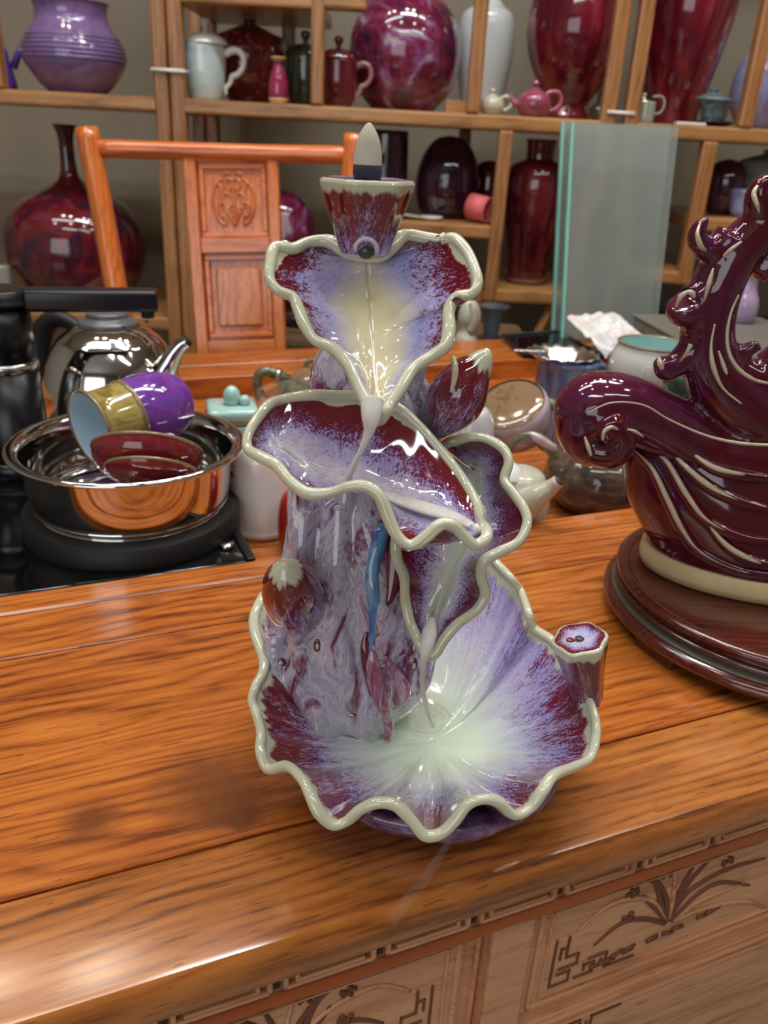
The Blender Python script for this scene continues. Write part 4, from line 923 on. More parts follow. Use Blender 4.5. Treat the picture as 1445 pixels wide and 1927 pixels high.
MB().tube([aty(1049, 907, .666), aty(1052.5, 904.5, .6655)], [.0042, .0044], 16).mk('spout_opening', plain('dark_spout_hole', (.12, .04, .03), .4), spc_)
# strainer on a blue cup
bc_ = empty('blue_cup', (float(aty(1055, 700, 1.0)[0]), 1.0, ZT), 'deep blue streaked cup under the steel strainer', 'cup')
M_bluecup = glaze_mottle('blue_streak_glaze', [(.03, .035, .06), (.12, .17, .34), (.22, .28, .45), (.10, .13, .28)], 40, .3)
pot('cup_body', 1058, 1.0, ZT, [(48, 770), (56, 760), (58, 720), (59, 685), (61, 676), (57, 676), (54, 720), (0, 750)], M_bluecup, parent=bc_)
MB().tube([aty(1110, 690, 1.0), aty(1136, 690, 1.0), aty(1140, 710, 1.0), aty(1130, 730, 1.0), aty(1112, 738, 1.0)], .004, 10, steps=4).mk('cup_handle', M_bluecup, bc_)
sn = empty('tea_strainer', (float(aty(1060, 668, .99)[0]), .99, aty(1060, 674, .99)[2]), 'steel tea strainer with fluted rim resting on the blue cup', 'strainer')
sx0 = float(aty(1063, 665, .99)[0]); zs = aty(1060, 672, 1.0)[2]
V = []; n = 96
for r, z in [(.016, -.016), (.026, -.010), (.034, .0), (.041, .004), (.0435, .005)]:
    for k in range(n):
        a = 2*math.pi*k/n; m = 1+(.035*math.cos(16*a) if r > .02 else 0)
        V.append((sx0+r*m*math.cos(a), 1.0+r*m*math.sin(a), zs+z+(.0012*math.cos(16*a) if r > .03 else 0)))
Fc = [(i*n+k, i*n+(k+1) % n, (i+1)*n+(k+1) % n, (i+1)*n+k) for i in range(4) for k in range(n)]
o = mk('strainer_bowl', V, Fc, M_steel2, sn); o.modifiers.new('t', 'SOLIDIFY').thickness = .0008
MB().box(aty(1000, 659, .985), (.022, .006, .0010), (np.array([.97, -.1, .05]), np.array([.1, .97, 0]), np.array([-.05, 0, 1.])), .001).mk('strainer_handle', M_steel2, sn)
# white bowl with celadon inside
wb_ = empty('white_bowl', (float(aty(1222, 700, .95)[0]), .95, ZT), 'white rounded bowl with pale celadon inside, behind the wave ornament', 'bowl')
M_whgrey = plain('grey_white_glaze', (.62, .62, .58), .12, coat=.6, var=.05)
wx = float(aty(1222, 700, .95)[0]); wz = lambda y: aty(1222, y, .95)[2]; wm_ = mpp(1222, 690, .95)
MB().lathe(smp([(0, ZT+.0015), (42*wm_, ZT+.0015), (46*wm_, ZT+.005), (66*wm_, wz(730)), (77*wm_, wz(700)), (76*wm_, wz(675)), (68*wm_, wz(655)), (66*wm_, wz(648))], 5), (wx, .95), 72).mk('bowl_outside', M_whgrey, wb_)
MB().lathe([(66*wm_, wz(648)), (68*wm_, wz(645)), (65*wm_, wz(643)), (63*wm_, wz(646))], (wx, .95), 72).mk('bowl_lip', M_rimb, wb_)
MB().lathe(smp([(63.5*wm_, wz(646)), (64*wm_, wz(660)), (66*wm_, wz(690)), (50*wm_, wz(725)), (0, wz(735))], 4), (wx, .95), 72).mk('bowl_inside', plain('pale_celadon_inside', (.42, .64, .62), .12, coat=.5), wb_, label='pale celadon inside')
w2, _ = pot('white_cup', 1440, .95, ZT, [(30, 760), (50, 735), (60, 700), (66, 668), (63, 664), (58, 690), (0, 720)], M_whgrey, 'white cup seen through the arc of the wave ornament', 'cup')
gb = MB().box(aty(1300, 745, .84), (.022, .02, .026), (np.array([.8, .5, .2]), np.array([-.5, .85, 0]), np.array([-.2, 0, .97])), .003).mk('glass_block', plain('dark_green_glass', (.03, .07, .055), .05, coat=.8), label='dark green glass block between white bowl and wave ornament', cat='glass block')
# ------------------------------------------------------------------ on the back planks
pd = empty('black_tray', onz(1010, 650, .004), 'flat black lacquer tray on the back planks beside the glass panes', 'tray')
q = [onz(945, 632, .006), onz(1050, 624, .006), onz(1135, 672, .006), onz(985, 668, .006)]
V = [list(p) for p in q]+[[p[0], p[1], TZ+.0005] for p in q]; ctr = sum(q)/4
o = mk('tray_plate', V, [(0, 1, 2, 3), (7, 6, 5, 4), (0, 4, 5, 1), (1, 5, 6, 2), (2, 6, 7, 3), (3, 7, 4, 0)], M_bglass, pd, smooth=False); fixn(o)
tr = MB(); qq = [p*1+0 for p in q]+[q[0]]; tr.tube([p+np.array([0, 0, .001]) for p in qq], .0026, 8); tr.mk('tray_rim', M_blackm, pd)
# crumpled white paper
rnd = random.Random(5); nx, ny = 16, 10; V = []
cor = [aty(1066, 600, 1.385), aty(1158, 592, 1.40), aty(1212, 640, 1.27), onz(1140, 678, .004)]
for j in range(ny+1):
    for i in range(nx+1):
        s, t_ = i/nx, j/ny; p = cor[0]*(1-s)*(1-t_)+cor[1]*s*(1-t_)+cor[2]*s*t_+cor[3]*(1-s)*t_
        V.append(p+np.array([0, 0, .016*abs(noise.noise(Vector((s*4, t_*4, 1))))+.003*noise.noise(Vector((s*14, t_*14, 3)))+.002]))
Fc = [(j*(nx+1)+i, j*(nx+1)+i+1, (j+1)*(nx+1)+i+1, (j+1)*(nx+1)+i) for j in range(ny) for i in range(nx)]
o = mk('paper_bag', V, Fc, glaze_mottle('white_paper_with_orange_print', [(.78, .78, .77), (.76, .75, .74), (.70, .38, .22)], 14, 1, rough=.5, w=(.3, .5, .72)), smooth=False, label='crumpled white paper bag lying left of the grey folders', cat='paper bag'); o.modifiers.new('t', 'SOLIDIFY').thickness = .0008
# stacked grey folders
M_fold = plain('grey_folder', (.16, .14, .12), .55, vs=8)
L_ = onz(1187, 590, .058); N_ = onz(1330, 668, .058); e1 = (N_-L_); e1 /= np.linalg.norm(e1); e2 = np.array([-e1[1], e1[0], 0])
M_pages = plain('page_edges', (.32, .29, .23), .7)
for k in range(3):
    yw = math.radians((k-2)*2.5); c_, s_ = math.cos(yw), math.sin(yw)
    f1 = e1*c_+e2*s_; f2 = -e1*s_+e2*c_; axf = (f1, f2, np.array([0, 0, 1.]))
    c = L_+e1*(.145+.004*(2-k))+e2*(.115); zb_ = TZ+.0008+.0192*k
    ff = empty('folder', (c[0], c[1], zb_), ['lowest grey folder of the stack behind the white bowl', 'middle grey folder of the stack behind the white bowl', 'topmost grey folder of the stack behind the white bowl'][k], 'folder', 'stacked grey folders')
    MB().box((c[0], c[1], zb_+.0012), (.145, .115, .0012), axf, .001).mk('cover', M_fold, ff, smooth=False)
    MB().box((c[0], c[1], zb_+.0095), (.141, .111, .0068), axf, .0005).mk('pages', M_pages if k else M_fold, ff, smooth=False)
    MB().box((c[0], c[1], zb_+.0178), (.145, .115, .0012), axf, .001).mk('cover', M_fold, ff, smooth=False)
# leaning glass panes
M_pane = NT('frosted_green_glass'); M_pane = M_pane.fin((.66, .72, .68), .13, Transmission_Weight=.80, IOR=1.3)
M_paned = plain('glass_cut_edge', (.25, .62, .52), .15, coat=.5)
def pane(tl, tr_, br, bl, Yb, Yt, label, th=.006):
    A_, B_, C_, D_ = aty(*tl, Yt), aty(*tr_, Yt+.03), onz(*br, .0015), aty(*bl, Yb)
    bz_ = TZ+.0015; D_ = D_.copy(); C_ = C_.copy()
    n_ = np.cross(B_-A_, D_-A_); n_ /= np.linalg.norm(n_); n_ = n_ if n_[1] > 0 else -n_
    r = empty('glass_sheet', (D_+C_)/2, label, 'glass pane', 'leaning glass panes')
    V = [A_, B_, C_, D_]+[p+n_*th for p in (A_, B_, C_, D_)]
    o = mk('pane', V, [(0, 1, 2, 3), (7, 6, 5, 4), (0, 4, 5, 1), (1, 5, 6, 2), (2, 6, 7, 3), (3, 7, 4, 0)], M_pane, r, smooth=False); fixn(o)
    V = [A_-n_*.0006, A_+n_*(th+.0006), D_+n_*(th+.0006), D_-n_*.0006]; dx_ = (B_-A_)/np.linalg.norm(B_-A_)
    V2 = V+[p-dx_*.0012 for p in V]; V2 = V+[p-dx_*.0045 for p in V]
    o = mk('cut_edge', V2, [(0, 1, 2, 3), (7, 6, 5, 4), (0, 4, 5, 1), (1, 5, 6, 2), (2, 6, 7, 3), (3, 7, 4, 0)], M_paned, r, smooth=False, label='bright blue green cut edge'); fixn(o)
Yp = onz(1058, 640, .002)[1]
pane((1080, 231), (1277, 238), (1232, 646), (1060, 638), Yp, Yp+.05, 'front frosted green glass pane leaning against the shelves')
pane((1062, 229), (1262, 236), (1216, 638), (1043, 629), onz(1043, 629, .0015)[1], Yp+.09, 'rear frosted green glass pane, half hidden behind the front one')
# ------------------------------------------------------------------ the armchair behind the table
hY = 1.42
ch = empty('armchair', (float(aty(430, 500, hY)[0]), hY-.2, 0), 'orange rosewood armchair with carved back panel behind the tea table', 'chair')
def A(px, py, d=0): return aty(px, py, hY+d)
MB().tube([A(163, 241, .03), A(180, 330, .02), A(202, 450, .0), A(222, 560, -.02), A(250, 700, -.03)], .0185, 20, steps=3).mk('back_post', M_chair, ch)
MB().tube([A(668, 254, .03), A(662, 330, .02), A(650, 450, .0), A(640, 560, -.02), A(630, 700, -.03)], .0185, 20, steps=3).mk('back_post', M_chair, ch)
MB().tube([A(176, 279, .028), A(300, 283, .032), A(420, 287, .034), A(540, 290, .032), A(666, 292, .028)], .0140, 20, steps=3).mk('top_rail', M_chairx, ch)
# splat, leaning slightly: frame + two panels
tl, tr2, bl, br = A(345, 297, .03), A(523, 297, .03), A(372, 668, -.03), A(538, 662, -.03)
ex = (tr2-tl); WW = np.linalg.norm(ex); ex /= WW; ez = tl-bl; HH = np.linalg.norm(ez); ez /= HH; ex = ex-ez*(ex@ez); ex /= np.linalg.norm(ex); ey = np.cross(ez, ex)
def q2(s, t_, o=0):                # s across 0..1, t down 0..1
    a = tl*(1-s)+tr2*s; b_ = bl*(1-s)+br*s; return a*(1-t_)+b_*t_-ey*o*(1 if ey[1] > 0 else -1)
def slab(name, s0, s1, t0, t1, o, th, mat, bev=.002, lab=None):
    b = MB(); c = (q2((s0+s1)/2, (t0+t1)/2)); V = [q2(s, t_, oo) for s, t_ in ((s0, t0), (s1, t0), (s1, t1), (s0, t1)) for oo in (o, o-th)]
    o_ = mk(name, V, [(0, 2, 4, 6), (7, 5, 3, 1), (0, 1, 3, 2), (2, 3, 5, 4), (4, 5, 7, 6), (6, 7, 1, 0)], mat, ch, smooth=False, label=lab); fixn(o_)
    if bev: m_ = o_.modifiers.new('b', 'BEVEL'); m_.width = bev; m_.segments = 2
    return o_
slab('splat_stile', 0, .13, -.03, 1.02, .006, .02, M_chair); slab('splat_stile', .88, 1.0, -.03, 1.02, .006, .02, M_chair)
slab('splat_rail', .13, .88, .395, .475, .006, .02, M_chairx); slab('splat_rail', .13, .88, .93, 1.02, .005, .02, M_chairx); slab('splat_rail', .13, .88, -.03, .02, .004, .02, M_chairx)
slab('carved_panel', .12, .89, .0, .41, -.004, .01, M_chair); slab('lower_panel', .12, .89, .46, .95, -.006, .01, M_burl)
for (a, b_, c, d) in ((.20, .81, .055, .365), (.20, .82, .51, .885)):
    for s0, s1, t0, t1 in ((a-.05, b_+.05, c-.028, c), (a-.05, b_+.05, d, d+.028), (a-.05, a, c, d), (b_, b_+.05, c, d)): slab('panel_moulding', s0, s1, t0, t1, .001, .006, M_chairx, .0015)
slab('raised_field', .26, .76, .545, .855, -.001, .006, M_burl, .003)
cv = MB()
def cvt(pts, r=.0026): cv.tube([q2(s, t_, -.003) for s, t_ in pts], [r*(.5+.5*math.sin(math.pi*(i+.5)/len(pts))) for i in range(len(pts))], 8, steps=4)
for sg in (1, -1):
    f_ = lambda s: .505+sg*(s-.5)
    for pts in ([(.60, .10), (.68, .13), (.72, .19), (.71, .26), (.66, .31), (.60, .33), (.60, .29), (.64, .28)], [(.50, .11), (.55, .10), (.58, .13), (.55, .16), (.52, .14)], [(.51, .20), (.56, .17), (.61, .19), (.60, .23), (.56, .25), (.53, .23)],
                [(.52, .29), (.57, .27), (.61, .24)], [(.50, .34), (.53, .31), (.55, .27), (.52, .25)], [(.66, .12), (.63, .15), (.64, .2), (.67, .24)], [(.52, .08), (.56, .07), (.6, .085)], [(.58, .22), (.64, .22), (.66, .27), (.62, .3)]):
        cvt([(f_(s), t_) for s, t_ in pts])
cvt([(.505, .09), (.505, .16), (.505, .24), (.505, .34)], .003)
cv.mk('relief_carving', M_chairx, ch)
sx0_, sx1_ = A(235, 600)[0]-.03, A(630, 600)[0]+.03
MB().box(((sx0_+sx1_)/2, hY-.22, .46), ((sx1_-sx0_)/2, .21, .018), None, .006).mk('seat', M_chairx, ch)
for x in (sx0_+.03, sx1_-.03):
    for y in (hY-.04, hY-.40): MB().tube([(x, y, 0), (x, y, .445)], .017, 14).mk('leg', M_chair, ch)
    MB().tube([(x, hY-.03, .68), (x, hY-.2, .69), (x, hY-.38, .68), (x, hY-.40, .45)], .014, 12, steps=3).mk('armrest', M_chair, ch)
for x0_ in (0,): MB().tube([(sx0_+.03, hY-.02, .44), A(250, 700, -.03)], .017, 14).mk('back_post', M_chair, ch); MB().tube([(sx1_-.03, hY-.02, .44), A(630, 700, -.03)], .017, 14).mk('back_post', M_chair, ch)

# ------------------------------------------------------------------ the bookcases
FY, BY = 1.75, 2.08
def S(px, py, Y=FY): return aty(px, py, Y)
ZS = float(S(600, 195)[2]-.003)            # top surface of the main shelf
def bookcase(label, x0, x1): return empty('bookcase', ((x0+x1)/2, (FY+BY)/2, 0), label, 'bookcase')
BT = .026
def shelf(parent, x0, x1, z, name='shelf', y0=FY, y1=BY, th=BT): MB().box(((x0+x1)/2, (y0+y1)/2, z-th/2), ((x1-x0)/2, (y1-y0)/2, th/2), None, .005).mk(name, M_shelf, parent, smooth=False)
def post(parent, x, z0, z1, w=.014, name='post', y=FY+.012, d=.014): MB().box((x, y, (z0+z1)/2), (w, d, (z1-z0)/2), None, .005).mk(name, M_shelfz, parent, smooth=False)
xA = float(S(297, 60)[0]); xB = float(S(328, 60)[0]); xC = float(S(1168, 60)[0]); xD = float(S(1200, 200)[0])
left = bookcase('left wooden display bookcase, behind the kettle', -2.0, xA)
mid_ = bookcase('wide middle wooden display bookcase behind the burner', xB, xC)
rgt = bookcase('right wooden display bookcase, beyond the glass panes', xD, 1.9)
ZTOP = 1.95
xl = float(S(5, 100)[0])-.02
for bc2, xs, xe in ((left, -1.7, xA), (mid_, xB, xC), (rgt, xD, 2.0)):
    e = .006 if bc2 is not mid_ else 0
    for x in (xs, xe):
        if bc2 is rgt and x == xs:
            a_, b_ = S(1222, 0), S(1187, 236); dirn = (a_-b_)/np.linalg.norm(a_-b_); dirx = np.cross(np.array([0, 1., 0]), dirn)
            MB().box(b_+dirn*(.40)+np.array([0, .012, 0]), (.0135, .014, .42), (dirx, np.array([0, 1., 0]), dirn), .005).mk('leaning_post', M_shelfz, bc2, smooth=False)
            post(bc2, xs, .0, ZS-BT, .010); post(bc2, xs, 0, ZTOP, .012, 'rear_post', BY-.014)
            continue
        post(bc2, x, 0, ZTOP); post(bc2, x, 0, ZTOP, .014, 'rear_post', BY-.014)
    shelf(bc2, xs, xe, ZS); shelf(bc2, xs, xe, ZTOP+.02); shelf(bc2, xs, xe, .35)
ZL = float(S(150, 590)[2]); shelf(left, -1.7, xA, ZL); shelf(mid_, xB, float(S(760, 560)[0]), ZL)
post(left, xl, ZS, ZTOP, name='divider')
post(mid_, float(S(597, 100)[0]), ZS, ZTOP, .0125, 'divider'); post(mid_, float(S(899, 100)[0]), ZS, ZTOP, .0135, 'divider')
zs2 = float(S(500, 12)[2]); shelf(mid_, xB, float(S(597, 100)[0]), zs2+BT); shelf(mid_, float(S(597, 100)[0]), float(S(690, 10)[0]), zs2+BT*1.1, y1=FY+.045)
xq = float(S(948, 300)[0]); zq3 = float(S(980, 547)[2])
post(mid_, xq, zq3-BT, ZS-BT, .0135, 'divider'); shelf(mid_, xq-.014, xC, zq3)
post(mid_, float(S(870, 300, BY)[0]), .4, ZS-BT, .014, 'rear_post', BY-.014); post(mid_, float(S(545, 60, BY)[0]), ZS, ZTOP, .014, 'rear_post', BY-.014)
zm = float(S(850, 421)[2]); shelf(mid_, float(S(745, 430)[0]), xq-.012, zm)
xr = float(S(1332, 300)[0]); zr1 = float(S(1285, 512)[2]); zr2 = float(S(1380, 412)[2])
post(rgt, xr, zr1-BT, ZS-BT, .0145, 'divider'); shelf(rgt, xD, xr+.012, zr1); shelf(rgt, xr, 2.0, zr2)
post(rgt, float(S(1432, 100)[0]), ZS, ZTOP, .0135, 'divider')
# slanted braces low on the middle case
for a_, b_ in ((S(910, 552), S(890, 650)), (S(1060, 545), S(1012, 640))):
    MB().tube([a_+[0, .02, 0], b_+[0, .02, 0]], .012, 4).mk('brace', M_shelfz, mid_, smooth=False)
# zip ties that hold the cases together
M_tie = plain('white_plastic_tie', (.75, .70, .64), .4)
for (x0, x1, py, lb) in ((285, 347, 132, 'white plastic tie around the posts of left and middle bookcases'), (1146, 1194, 212, 'white plastic tie around the posts of middle and right bookcases')):
    a_, b_ = S(x0, py, FY-.006), S(x1, py, FY-.006); c = (a_+b_)/2; hx = (b_[0]-a_[0])/2
    m = MB(); z = c[2]
    pts = [(-hx, -.000), (hx, -.000), (hx, .034), (-hx, .034), (-hx, 0)]
    m.tube([(c[0]+x, FY-.004+y, z) for x, y in pts], .0032, 8); m.mk('plastic_tie', M_tie, label=lb, cat='tie')

# ------------------------------------------------------------------ pots on the shelves
def gm(n, c, s=14, z=.6, d=1.5, **k): return glaze_mottle(n, c, s, z, d, **k)
ox = gm('oxblood_glaze', [(.045, .004, .008), (.10, .008, .012), (.16, .014, .014)], 10)
dk = gm('dark_plum_glaze', [(.030, .008, .018), (.055, .014, .030)], 8)
flam = gm('flambe_glaze', [(.02, .012, .03), (.10, .006, .012), (.16, .015, .018), (.07, .03, .09), (.16, .12, .13)], 13, .6, 2, w=(.38, .50, .58, .66, .76))
multi = gm('purple_white_splash_glaze', [(.045, .012, .05), (.16, .012, .03), (.22, .07, .20), (.40, .34, .33), (.30, .22, .34)], 9, 1.3, 2, w=(.36, .47, .56, .63, .7))
splash = gm('red_cream_splash_glaze', [(.08, .004, .012), (.17, .008, .018), (.26, .03, .05), (.66, .50, .42)], 6, .8, 1.2, w=(.38, .50, .58, .63))
ppl = gm('ribbed_purple_glaze', [(.13, .09, .22), (.22, .12, .28), (.16, .14, .32)], 10, 1.5)
wcel = gm('white_celadon_glaze', [(.44, .56, .58), (.58, .63, .58)], 6)
speck = gm('speckled_red_glaze', [(.10, .010, .012), (.20, .025, .015)], 8, speck=((.45, .12, .10), 75, .62))
pinkt = gm('rose_glaze', [(.22, .04, .08), (.34, .07, .11)], 10)
lavg = gm('lavender_crystal_glaze', [(.20, .22, .42), (.30, .32, .55), (.24, .10, .26)], 9)
tealg = gm('teal_grey_glaze', [(.06, .10, .12), (.12, .18, .20)], 9)
greyc = gm('grey_celadon_glaze', [(.20, .25, .24), (.28, .34, .33)], 6)
grn = gm('dark_olive_glaze', [(.03, .04, .02), (.06, .08, .04)], 8)
whb = gm('blue_white_glaze', [(.50, .56, .58), (.60, .62, .60)], 5)
VY = 1.86
def vase(name, cx, prof, mat, label, cat='vase', Y=VY, zb=ZS+.0008, ribs=None, parent=None, sy=1, group=None, tilt=0):
    o, info = pot(name, cx, Y, zb, prof, mat, label if parent is None else None, cat if parent is None else None, parent=parent, sy=sy, seg=56)
    return o, info
# left case
o, inf = vase('ribbed_jar', 146, [(52, 163), (56, 158), (70, 145), (90, 115), (94, 95), (90, 78), (78, 55), (68, 38), (66, 22), (69, 8), (72, 5), (66, 6), (60, 25), (60, 60)], ppl, 'squat ribbed purple jar with wide neck on the left shelf', 'jar')
x, Y, pr, dz = inf
rb_ = MB(); m_ = mpp(146, 90, VY)
for yy in (72, 80, 88, 96, 104, 112):
    z = aty(146, yy, VY)[2]; rr = np.interp(z, [p[1] for p in pr[:40]], [p[0] for p in pr[:40]])
    rb_.lathe([(rr-.001, z-.0022), (rr+.0018, z-.0012), (rr+.0018, z+.0012), (rr-.001, z+.0022)], (x, Y), 56)
o2_ = rb_.mk('rib', ppl, None, label='x', cat='x'); del o2_['label']; del o2_['category']
rt = empty('ribbed_jar', (x, Y, ZS+.0008), 'squat ribbed purple jar with wide neck on the left shelf', 'jar')
for c_, nm in ((o, 'jar_body'), (o2_, 'rib')):
    c_.location = c_.location-rt.location; c_.parent = rt; c_.name = nm
    for kk in ('label', 'category'):
        if kk in c_: del c_[kk]
vt = empty('violet_jug', (float(S(12, 100, VY)[0]), VY, ZS+.0008), 'violet jug with upright spout at the left edge of the shelf', 'jug')
M_viol = plain('violet_jug_glaze', (.10, .04, .30), .2, coat=.5)
vase('jug_body', 8, [(22, 162), (24, 150), (16, 110), (12, 85), (0, 82)], M_viol, None, parent=vt)
MB().tube([aty(25, 128, VY), aty(33, 105, VY), aty(44, 83, VY)], [.008, .007, .005], 12).mk('spout', M_viol, vt)
vase('flask_vase', 152, [(70, 540), (95, 525), (122, 480), (127, 440), (118, 400), (95, 372), (60, 352), (30, 338), (18, 325), (14, 300), (14, 262), (20, 240), (26, 236), (14, 238), (10, 262)], flam, 'big dark red flask vase with thin neck on the left lower shelf', zb=ZL+.001, Y=1.90)
vase('glass_cup', 7, [(12, 540), (15, 535), (16, 505), (14, 500), (0, 502)], plain('dim_glass_cup', (.30, .28, .25), .1, coat=.5), 'small pale cup left of the flask vase', 'cup', zb=ZL+.001, Y=1.785)
# top of middle case
def lidded_mug(cx, Y, mat, lidmat, hmat, label, k=1, y0=180, dy=0, hd=1):
    r = empty('lidded_mug', (float(aty(cx, y0, Y)[0]), Y, ZS+.0008), label, 'mug')
    vase('mug_body', cx, [(28*k, y0), (31*k, y0-6), (37*k, y0-30*k), (40*k, y0-60*k), (40*k, y0-85*k), (37*k, y0-108*k), (0, y0-108*k)], mat, None, parent=r, Y=Y)
    o, inf = vase('mug_lid', cx, [(41*k, y0-104*k), (42*k, y0-107*k), (36*k, y0-117*k), (20*k, y0-126*k), (7*k, y0-128*k), (6*k, y0-136*k), (10*k, y0-145*k), (8*k, y0-154*k), (0, y0-156*k)], lidmat, None, parent=r, Y=Y, zb=aty(cx, y0-104*k, Y)[2]+(ZS+.0008-aty(cx, y0, Y)[2]))
    dz_ = ZS+.0008-aty(cx, y0, Y)[2]; H_ = [(36, -85), (48, -93), (62, -92), (71, -80), (70, -62), (60, -48), (50, -44), (46, -32), (38, -22), (38, -10)]
    MB().tube([aty(cx+hd*a*k, y0+b*k, Y)+np.array([0, 0, dz_]) for a, b in H_], [.007*k, .008*k, .007*k, .0065*k, .006*k, .006*k, .006*k, .005*k, .0045*k, .003*k], 10, steps=4).mk('mug_handle', hmat, r)
    return r
lidded_mug(387, 1.822, wcel, plain('white_lid_glaze', (.66, .66, .60), .15, coat=.5), bpy.data.materials['white_lid_glaze'], 'pale blue white lidded mug with scroll handle', 1.0)
vase('globe_bottle', 472, [(36, 182), (42, 176), (66, 140), (71, 105), (64, 70), (46, 60), (24, 50), (12, 45), (13, 40), (15, 37), (0, 37)], speck, 'speckled red globe bottle behind the pale lidded mug', Y=1.935)
vb_ = empty('small_bottle', (float(aty(524, 150, 1.80)[0]), 1.80, ZS+.0008), 'small magenta bottle with yellow base and lip on the shelf', 'bottle')
vase('bottle_body', 524, [(15, 187), (17, 182), (19, 165), (17, 140), (10, 118), (8, 108), (0, 108)], gm('magenta_glaze', [(.22, .02, .06), (.34, .03, .09)], 10), None, parent=vb_, Y=1.80)
vase('bottle_foot', 524, [(15.5, 188), (17, 184), (17.6, 178), (0, 178)], plain('yellow_clay', (.60, .42, .18), .3), None, parent=vb_, Y=1.80)
vase('bottle_lip', 524, [(8, 107), (14, 102), (14, 98), (0, 98)], bpy.data.materials['yellow_clay'], None, parent=vb_, Y=1.80, zb=aty(524, 107, 1.8)[2]-aty(524, 187, 1.8)[2]+ZS)
lidded_mug(575, 1.90, grn, grn, grn, 'dark green lidded mug behind the shelf divider', .92, 188)
lidded_mug(637, 1.812, ox, ox, gm('dull_rose_glaze', [(.22, .08, .08), (.34, .16, .15)], 10), 'dark red lidded mug with rose scroll handle', .86, 190)
vase('globe_vase', 757, [(56, 198), (62, 192), (90, 158), (103, 115), (104, 70), (90, 25), (62, -8), (35, -22), (28, -40), (34, -55), (0, -55)], multi, 'large purple and cream splashed globe vase above the incense cone', Y=1.915)
vase('shouldered_vase', 905, [(34, 182), (36, 176), (44, 140), (52, 95), (54, 50), (48, 20), (30, 5), (22, -8), (26, -20), (0, -20)], whb, 'pale blue white shouldered vase behind the shelf divider', Y=1.985)
MB().box((float(aty(862, 190, 1.84)[0]), 1.84, ZS+.012), (.025, .02, .0115), None, .001).mk('wooden_block', M_shelf, smooth=False, label='small wooden block between globe vase and pale vase', cat='block')
def teapot(cx, Y, k, mat, label, y0, hs=1, knob=None):
    r = empty('small_teapot', (float(aty(cx, y0, Y)[0]), Y, ZS+.0008), label, 'teapot')
    vase('teapot_body', cx, [(20*k, y0), (26*k, y0-4*k), (33*k, y0-20*k), (30*k, y0-38*k), (16*k, y0-50*k), (8*k, y0-54*k), (5*k, y0-57*k), (8*k, y0-63*k), (5*k, y0-69*k), (0, y0-70*k)], mat, None, parent=r, Y=Y)
    dz_ = ZS+.0008-aty(cx, y0, Y)[2]; J = lambda a, b: aty(cx+a*k, y0+b*k, Y)+np.array([0, 0, dz_])
    MB().tube([J(hs*24, -42), J(hs*42, -48), J(hs*54, -40), J(hs*52, -22), J(hs*38, -12), J(hs*24, -12)], .0045*k, 10, steps=4).mk('handle', mat, r)
    MB().tube([J(-hs*22, -20), J(-hs*36, -30), J(-hs*42, -44)], [.009*k, .006*k, .004*k], 12, steps=3).mk('spout', mat, r)
teapot(924, 1.80, .72, gm('cream_teapot_glaze', [(.46, .44, .33), (.58, .54, .42)], 10), 'tiny cream teapot right of the shelf divider', 206)
teapot(1003, 1.80, 1.0, pinkt, 'rose pink teapot in front of the splashed goblet vase', 207)
vase('goblet_vase', 1065, [(40, 212), (44, 206), (40, 196), (38, 182), (60, 150), (80, 110), (92, 60), (90, 10), (78, -40), (60, -75), (0, -78)], splash, 'large oxblood and cream splashed goblet shaped vase', Y=1.92)
teapot(1128, 1.80, .62, gm('black_brown_glaze', [(.02, .016, .014), (.05, .04, .035)], 10), 'tiny black teapot left of the tied posts', 214)
vase('berry_vase', 1193, [(12, 216), (18, 190), (20, 120), (18, 60), (12, 0), (0, -10)], gm('grape_glaze', [(.05, .004, .015), (.20, .05, .07)], 40), 'dark red knobbly vase between the crossed posts', Y=2.03)
gt = empty('glass_teapot', (float(aty(1218, 200, 1.80)[0]), 1.80, ZS+.0008), 'little glass and steel pot in front of the tall red vase', 'teapot')
vase('pot_body', 1212, [(16, 219), (18, 214), (18, 182), (14, 178), (0, 178)], plain('greenish_glass', (.30, .34, .26), .08, coat=.8), None, parent=gt, Y=1.80)
vase('pot_lid', 1212, [(15, 178), (12, 174), (4, 170), (6, 163), (0, 160)], M_steel, None, parent=gt, Y=1.80, zb=aty(1212, 178, 1.8)[2]-aty(1212, 219, 1.8)[2]+ZS)
MB().tube([aty(1228, 182, 1.8), aty(1246, 182, 1.8), aty(1250, 196, 1.8), aty(1242, 212, 1.8), aty(1228, 214, 1.8)], .0022, 8, steps=4).mk('handle', bpy.data.materials['greenish_glass'], gt)
vase('tall_vase', 1262, [(42, 224), (46, 216), (52, 180), (66, 120), (80, 50), (86, 0), (84, -60), (60, -100), (0, -104)], splash, 'tall red vase with pale drips, right of the tied posts', Y=1.93)
gw = empty('covered_bowl', (float(aty(1345, 200, 1.81)[0]), 1.81, ZS+.0008), 'teal covered tea bowl on saucer on the right shelf', 'tea bowl')
vase('saucer', 1340, [(24, 225), (38, 219), (41, 215), (0, 214)], dk, None, parent=gw, Y=1.81)
zg = lambda y: aty(1345, y, 1.81)[2]-aty(1345, 225, 1.81)[2]+ZS
vase('bowl_body', 1343, [(18, 215), (22, 210), (27, 185), (34, 172), (0, 171)], tealg, None, parent=gw, Y=1.81, zb=zg(215))
vase('bowl_cover', 1343, [(33, 172), (30, 168), (14, 160), (7, 158), (9, 152), (0, 151)], tealg, None, parent=gw, Y=1.81, zb=zg(173))
vase('moon_vase', 1440, [(36, 232), (50, 225), (72, 190), (76, 150), (66, 110), (40, 86), (18, 78), (0, 76)], lavg, 'round lavender blue vase at the right end of the shelf', Y=1.95)
